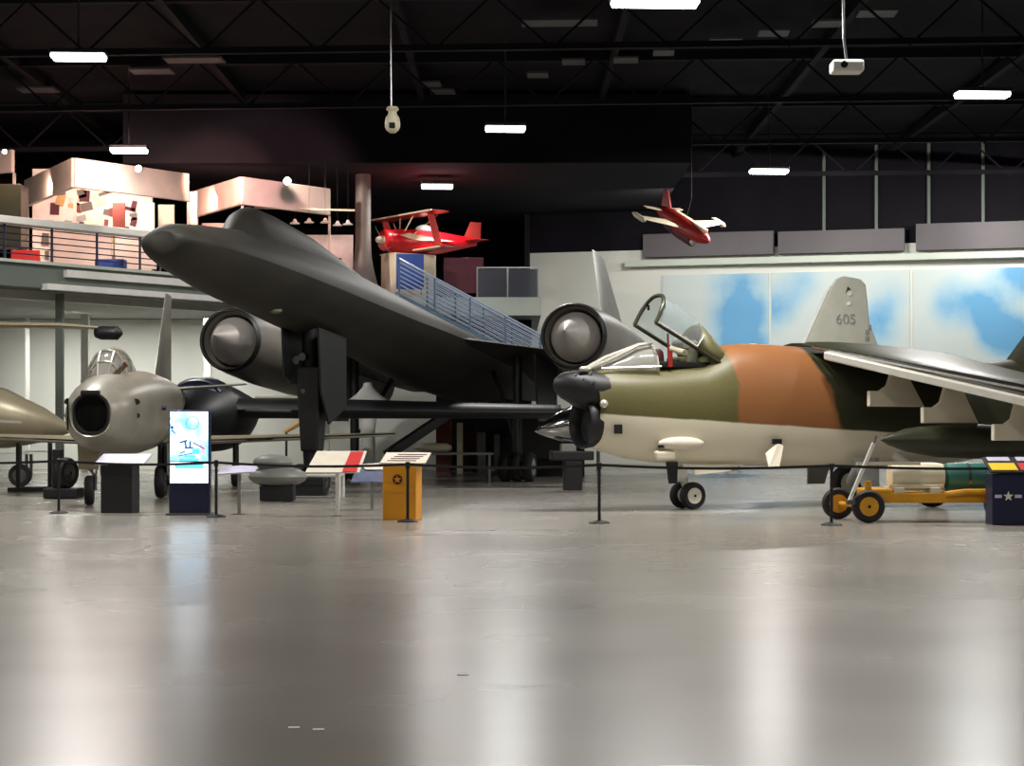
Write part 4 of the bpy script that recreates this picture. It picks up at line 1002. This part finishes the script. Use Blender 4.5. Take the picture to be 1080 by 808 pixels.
# red and white sign
Y = EYE*F/(545-HY); p = W(355, HY, Y)
t = thing('reading_sign', 'wide white and red tilted sign on a thin post', 'sign', (p.x, Y, 0))
q = lambda px, py, y=0: Vector(((px-355)/F*Y, y, EYE-(py-HY)/F*Y))
def sl(a, b, c, d, m, nm, dy=0):
    return MB().prism([q(*a, -.02-dy), q(*b, -.02-dy), q(*c, .36-dy), q(*d, .36-dy)], (0, -.0, -.02)).build(nm, m, t)
sl((322, 498), (379, 498), (385, 476), (332, 476), M['paper'], 'sign_panel')
MB().prism([q(361, 498, -.03)+Vector((0, 0, .006)), q(376, 498, -.03)+Vector((0, 0, .006)), q(382, 477, .35)+Vector((0, 0, .006)), q(368, 477, .35)+Vector((0, 0, .006))], (0, -.004, .004)).build('red_panel', M['redprint'], t)
MB().box((0, .1, .38), (.06, .06, .78)).build('post', M['white'], t)
MB().box((0, .1, .01), (.2, .2, .02)).build('foot', M['grey'], t)
# white tube barrier
Y = EYE*F/(525.5-HY)
p = W(328, HY, Y)
t = thing('tube_barrier', 'low white tubular barrier in front of the spy plane nose wheels', 'barrier', (p.x, Y, 0))
wd = 60/F*Y/2; hz = 24/F*Y
for a_, b_ in ((-wd, 0), (wd, 0), (wd, .9)): MB().tube([(a_, b_, 0), (a_, b_, hz)], .035, 8).build('upright', M['white'], t, smooth=True)
MB().tube([(-wd, 0, hz), (wd, 0, hz), (wd, .9, hz)], .035, 8).build('top_rail', M['white'], t, smooth=True)
MB().tube([(-wd, 0, .03), (wd, 0, .03)], .02, 8).build('bottom_rail', M['grey'], t, smooth=True)
# slate blue sign
Y = 33.5; p = W(392, HY, Y)
t = thing('reading_sign', 'slate blue and white tilted sign just left of the yellow podium', 'sign', (p.x, Y, 0))
q = lambda px, py, y=0: Vector(((px-392)/F*Y, y, EYE-(py-HY)/F*Y))
sl((370, 508), (408, 508), (414, 487), (376, 490), M['blueprint'], 'sign_panel')
MB().prism([q(385, 496, .2)+Vector((0, 0, .006)), q(408, 496, .2)+Vector((0, 0, .006)), q(412, 488, .35)+Vector((0, 0, .006)), q(378, 491, .35)+Vector((0, 0, .006))], (0, -.004, .004)).build('caption_area', M['paper'], t)
MB().box((.0, .15, .3), (.06, .06, .62)).build('post', M['grey'], t)
MB().box((.0, .15, .01), (.2, .2, .02)).build('foot', M['grey'], t)
# yellow podium
def star(n=5, r=1, k=.4): return [(r*(1 if i % 2 == 0 else k)*sin(PI*i/n), r*(1 if i % 2 == 0 else k)*cos(PI*i/n)) for i in range(2*n)]
def roundel(t, c, r, bars=False, disc='navy', st='paper'):
    MB().lathe([(r, 0), (r, .006)], c, (0, 1, 0), 24).build('roundel_disc', M[disc], t)
    MB().prism([Vector((c[0]+x*r*.85, c[1]-.004, c[2]+z*r*.85)) for x, z in star()], (0, -.004, 0)).build('roundel_star', M[st], t)
    if bars:
        for s in (-1, 1): MB().box((c[0]+s*r*1.6, c[1]-.001, c[2]), (r*1.1, .006, r*.5)).build('roundel_bar', M['lilac'], t)
yp, wm, Y = podium('info_podium', 'orange yellow podium with a star roundel and white sloped top', 423.5, 548.5, 36, .94, 'orange', 'paper', R(-10))
MB().box((.05, .02, 1.03), (.78, .5, .03), Matrix.Rotation(R(20), 3, 'X')).build('sloped_top', M['paper'], yp, bevel=.005)
MB().box((0, 0, .95), (.3, .3, .06)).build('top_bracket', M['orange'], yp)
for k in range(4):
    MB().box((.02+.04*k, .02-.15+.09*k+.0, 1.045-.055+.033*k+.006), (.5, .03, .004), Matrix.Rotation(R(20), 3, 'X')).build('caption_line', M['maroon'], yp)
roundel(yp, (-.03, -.232, .68), .085, disc='maroon', st='orange')
# navy podium at the right edge
npd, wm, Y = podium('info_podium', 'navy blue podium with winged star and yellow and red top at right edge', 1068, 554, 44, .82, 'navy', 'gold', R(2), .38)
roundel(npd, (-.08, -.202, .46), .10, True, 'navy', 'paper')
MB().box((.25, 0, .95), (1.25, .55, .03), Matrix.Rotation(R(24), 3, 'X')).build('sloped_top', M['black'], npd, bevel=.005)
for x, wq, m in ((-.13, .42, 'gold'), (.35, .44, 'redprint')):
    MB().box((x, -.09, .93), (wq, .26, .012), Matrix.Rotation(R(24), 3, 'X')).build('title_block', M[m], npd)
    MB().box((x, .17, 1.045), (wq-.06, .14, .012), Matrix.Rotation(R(24), 3, 'X')).build('caption_block', M['lilac'], npd)
MB().box((0, 0, .85), (.4, .3, .08)).build('top_bracket', M['black'], npd)

# stanchions
SP = [(62, 541.5), (228, 545.5), (430, 550.5), (632, 552), (877, 554)]
SL = ['leftmost black belt stanchion, left of the black podium', 'black belt stanchion at the right edge of the glowing kiosk', 'black belt stanchion in front of the yellow podium', 'black belt stanchion standing below the camouflaged jet nose', 'black belt stanchion left of the yellow bomb trolley']
pos = []
for px, py in SP:
    Y = EYE*F/(py-HY); pos.append(Vector(((px-CX)/F*Y, Y, 0)))
ext = [Vector((-11.5, 33.2, 0))]+pos+[Vector((9.2, 28.9, 0))]
proto = None
for i, p in enumerate(pos):
    if proto is None:
        t = thing('belt_stanchion', SL[i], 'stanchion', p, 0, 'belt stanchions along the aisle')
        MB().lathe([(.17, 0), (.17, .015), (.12, .035), (.03, .05)], n=24).build('base', M['black'], t, smooth=True)
        MB().lathe([(.026, .04), (.026, .9)], n=12).build('pole', M['black'], t, smooth=True)
        MB().lathe([(.038, .88), (.04, .9), (.04, .98), (.02, .99)], n=14).build('belt_cassette', M['black'], t, smooth=True)
        proto = t
    else:
        t = copy_tree(proto); t.location = p; t['label'] = SL[i]
belts = []
for i in range(len(ext)-1):
    a_, b_ = ext[i], ext[i+1]
    own = 0 if i == 0 else i-1
    belts.append((own, a_, b_))
roots = [o for o in bpy.data.objects if o.name.startswith('belt_stanchion')]
roots.sort(key=lambda o: o.location.x)
for own, a_, b_ in belts:
    o = roots[own].location
    pts = []
    for k in range(9):
        f = k/8; q_ = a_.lerp(b_, f)-o; q_.z = .945-.05*sin(PI*f)
        pts.append(q_)
    m_ = MB()
    rings = []
    for v in pts: rings.append([v+Vector((0, -.003, -.022)), v+Vector((0, .003, -.022)), v+Vector((0, .003, .022)), v+Vector((0, -.003, .022))])
    m_.loft(rings); m_.build('belt', M['black'], roots[own])

# ------------------------------------------------------------------ bomb trolley
Yt = EYE*F/(552-HY); p = W(917, HY, Yt)
tr = thing('bomb_trolley', 'yellow bomb trolley with a cream and teal load, right of the last stanchion', 'trolley', (p.x, Yt+.1, 0), R(2))
zw = .27
wheel(tr, Vector((0, 0, zw)), .27, .16, (0, 1, 0), 'yellow')
wheel(tr, Vector((-.25, 1.15, zw)), .27, .16, (0, 1, 0), 'yellow')
wheel(tr, Vector((2.5, 0, zw)), .27, .16, (0, 1, 0), 'yellow')
wheel(tr, Vector((2.5, 1.1, zw)), .27, .16, (0, 1, 0), 'yellow')
MB().tube([(0, -.02, zw), (-.25, 1.15, zw)], .04, 8).build('front_axle', M['yellow'], tr)
MB().tube([(2.5, 0, zw), (2.5, 1.1, zw)], .04, 8).build('rear_axle', M['yellow'], tr)
for y in (.16, .95): MB().box((1.35, y, .4), (2.6, .1, .16)).build('side_rail', M['yellow'], tr, bevel=.01)
MB().box((.22, .5, .47), (.42, .8, .16)).build('front_carriage', M['yellow'], tr, bevel=.03)
MB().tube([(0.02, .1, .5), (.02, .1, .68)], .06, 8).build('spring_can', M['yellow'], tr)
MB().tube([(-.32, -.05, .36), (.08, -.05, 1.3)], .035, 8).build('tow_bar', M['white'], tr, smooth=True)
MB().tube([(.08, -.05, 1.3), (.12, -.05, 1.42)], .02, 8).build('tow_eye', M['steel'], tr, smooth=True)
MB().box((-.3, -.04, .34), (.14, .1, .08)).build('tow_hinge', M['steel'], tr, bevel=.01)
for x in (.55, 1.15): MB().box((x, .5, .52), (.16, .75, .1)).build('cross_beam', M['cream'], tr, bevel=.01)
MB().tube([(1.3, .1, .46), (1.6, .08, .5), (1.95, .08, .5), (2.1, .1, .46)], .05, 8).build('brake_linkage', M['yellow'], tr)
tl = MB().lathe([(.0, 0), (.22, .02), (.235, .1), (.235, .75), (.21, .9)], (.45, .5, .74), (1, 0, 0), 24).build('load_canister', M['cream'], None, smooth=True, loc=None)
tl.location = tr.location; tl.rotation_euler = tr.rotation_euler
tag(tl, 'cream painted canister lying on the front of the yellow bomb trolley', 'canister')
MB().box((.4, .28, .96), (1.05, .06, .05)).build('top_strip', M['cream'], tl)
MB().box((.85, .26, .585), (.9, .1, .07)).build('cradle_board', M['cream'], tl, bevel=.02)
tl = MB().lathe([(.16, 0), (.22, .04), (.235, .2), (.235, .7), (.2, .8), (.1, .84)], (1.38, .5, .74), (1, 0, 0), 24).build('teal_canister', M['teal'], None, smooth=True)
tl.location = tr.location; tl.rotation_euler = tr.rotation_euler
tag(tl, 'dull teal canister lying on the rear of the yellow bomb trolley', 'canister')
MB().lathe([(.24, .36), (.24, .4)], (1.38, .5, .74), (1, 0, 0), 24).build('band', M['steel'], tl)

# ------------------------------------------------------------------ background items under the spy plane
# grey twin pod on a dolly
p = W(293, HY, 37.5)
t = thing('grey_pod', 'rounded grey equipment pod behind the small lilac sign', 'pod', (p.x, 37.5, 0))
MB().sphere((-.1, 0, .62+.2), 1, 16, (.42, .3, .17)).build('upper_shell', M['grey'], t, smooth=True)
MB().sphere((.0, 0, .62-.1), 1, 16, (.62, .4, .22)).build('lower_shell', M['grey'], t, smooth=True)
MB().box((0, 0, .18), (.7, .5, .32)).build('dolly', M['black'], t, bevel=.02)
p = W(316, HY, 45)
o = MB().tube([W(300, 456, 45)-p, W(330, 437, 45)-p, W(345, 424, 45)-p], [.05, .11, .06], 10).build('tan_strut', M['tantube'], smooth=True)
MB().tube([W(302, 456, 45)-p, W(302, 500, 45)-p, Vector((W(302, 500, 45).x-p.x, 0, -p.z))], .03, 6).build('stand_pole', M['dark'], o)
o.location = p; tag(o, 'slanting tan tube on a dark pole left of the spy plane nose gear', 'tube')
# white cone piece behind
p = W(388, HY, 49.5)
t = thing('white_cone_display', 'white cone topped display piece under the spy plane wing', 'display piece', (p.x, 49.5, 0))
zf_ = lambda py: EYE+(HY-py)/F*49.5
MB().lathe([(.64, zf_(425)), (.3, zf_(415)), (.14, zf_(408)), (.12, zf_(404)), (.02, zf_(403))], n=24).build('cone_top', M['white'], t, smooth=True)
MB().lathe([(.2, 0), (.2, zf_(455)), (.26, zf_(438)), (.3, zf_(425)-.001)], n=20).build('body', M['white'], t, smooth=True)
# dim cases and posts between the wheels
def post_item(name, label, cat, px0, px1, py0, Y, m, pyb=None, d=.2, group=None):
    a = (px0-CX)/F*Y; b = (px1-CX)/F*Y; h = EYE+(HY-py0)/F*Y
    o = MB().box((0, 0, h/2), (b-a, d, h)).build(name, M[m], bevel=.02)
    MB().box((0, 0, .02), (b-a+.1, d+.1, .04)).build('foot', M['steel'], o)
    o.location = ((a+b)/2, Y, 0); tag(o, label, cat, group); return o
post_item('display_post', 'slim pale post with a round top between the dark wheels', 'post', 482, 488, 446, 57, 'cream')
post_item('display_post', 'wide pale striped post right of the slim round topped one', 'post', 504, 512, 456, 58, 'grey')
post_item('display_post', 'dim grey post left of the spy plane right main wheels', 'post', 521, 527, 458, 58, 'under')
post_item('display_cabinet', 'dark red brown cabinet behind the spy plane', 'cabinet', 460, 476, 444, 59, 'brown', d=.5)
post_item('display_cabinet', 'tall dark brown cabinet between two pale posts', 'cabinet', 489, 503, 452, 60, 'maroon', d=.5)
p = W(470, HY, 49.2)
t = thing('display_table', 'low pale display table with small pieces under the spy plane', 'table', (p.x, 49.2, 0))
hz = EYE-(478-HY)/F*50
MB().box((0, 0, hz), (2.6, .7, .06)).build('table_top', M['grey'], t)
for sx_ in (-1, 1):
    for sy in (-1, 1): MB().box((sx_*1.2, sy*.3, hz/2-.02), (.06, .06, hz-.05)).build('leg', M['steel'], t)
o = MB().loft([ring(Vector((x, 0, 0)), a, a, Vector((0, 1, 0)), None, 12) for x, a in ((-.6, .03), (-.4, .1), (0, .13), (.3, .12), (.42, .05))]).build('small_model', M['cream'], smooth=True)
o.location = (W(460, HY, 49.2).x, 49.2, hz+.16); tag(o, 'small cream model lying on the low table under the spy plane', 'model')
# scraps of tape on the floor
for i, (px, py, w_, lb) in enumerate(((488, 712, .07, 'white scrap of tape on the open floor, the farthest of three'), (310, 768, .06, 'left one of two white tape scraps near the bottom'), (336, 770, .06, 'right one of two white tape scraps near the bottom'))):
    Y = EYE*F/(py-HY)
    o = MB().box((0, 0, .003), (w_, .05, .004)).build('tape_scrap', M['white']); o.location = ((px-CX)/F*Y, Y, 0)
    o.rotation_euler = (0, 0, R(8)); tag(o, lb, 'tape scrap', 'tape scraps on the floor')
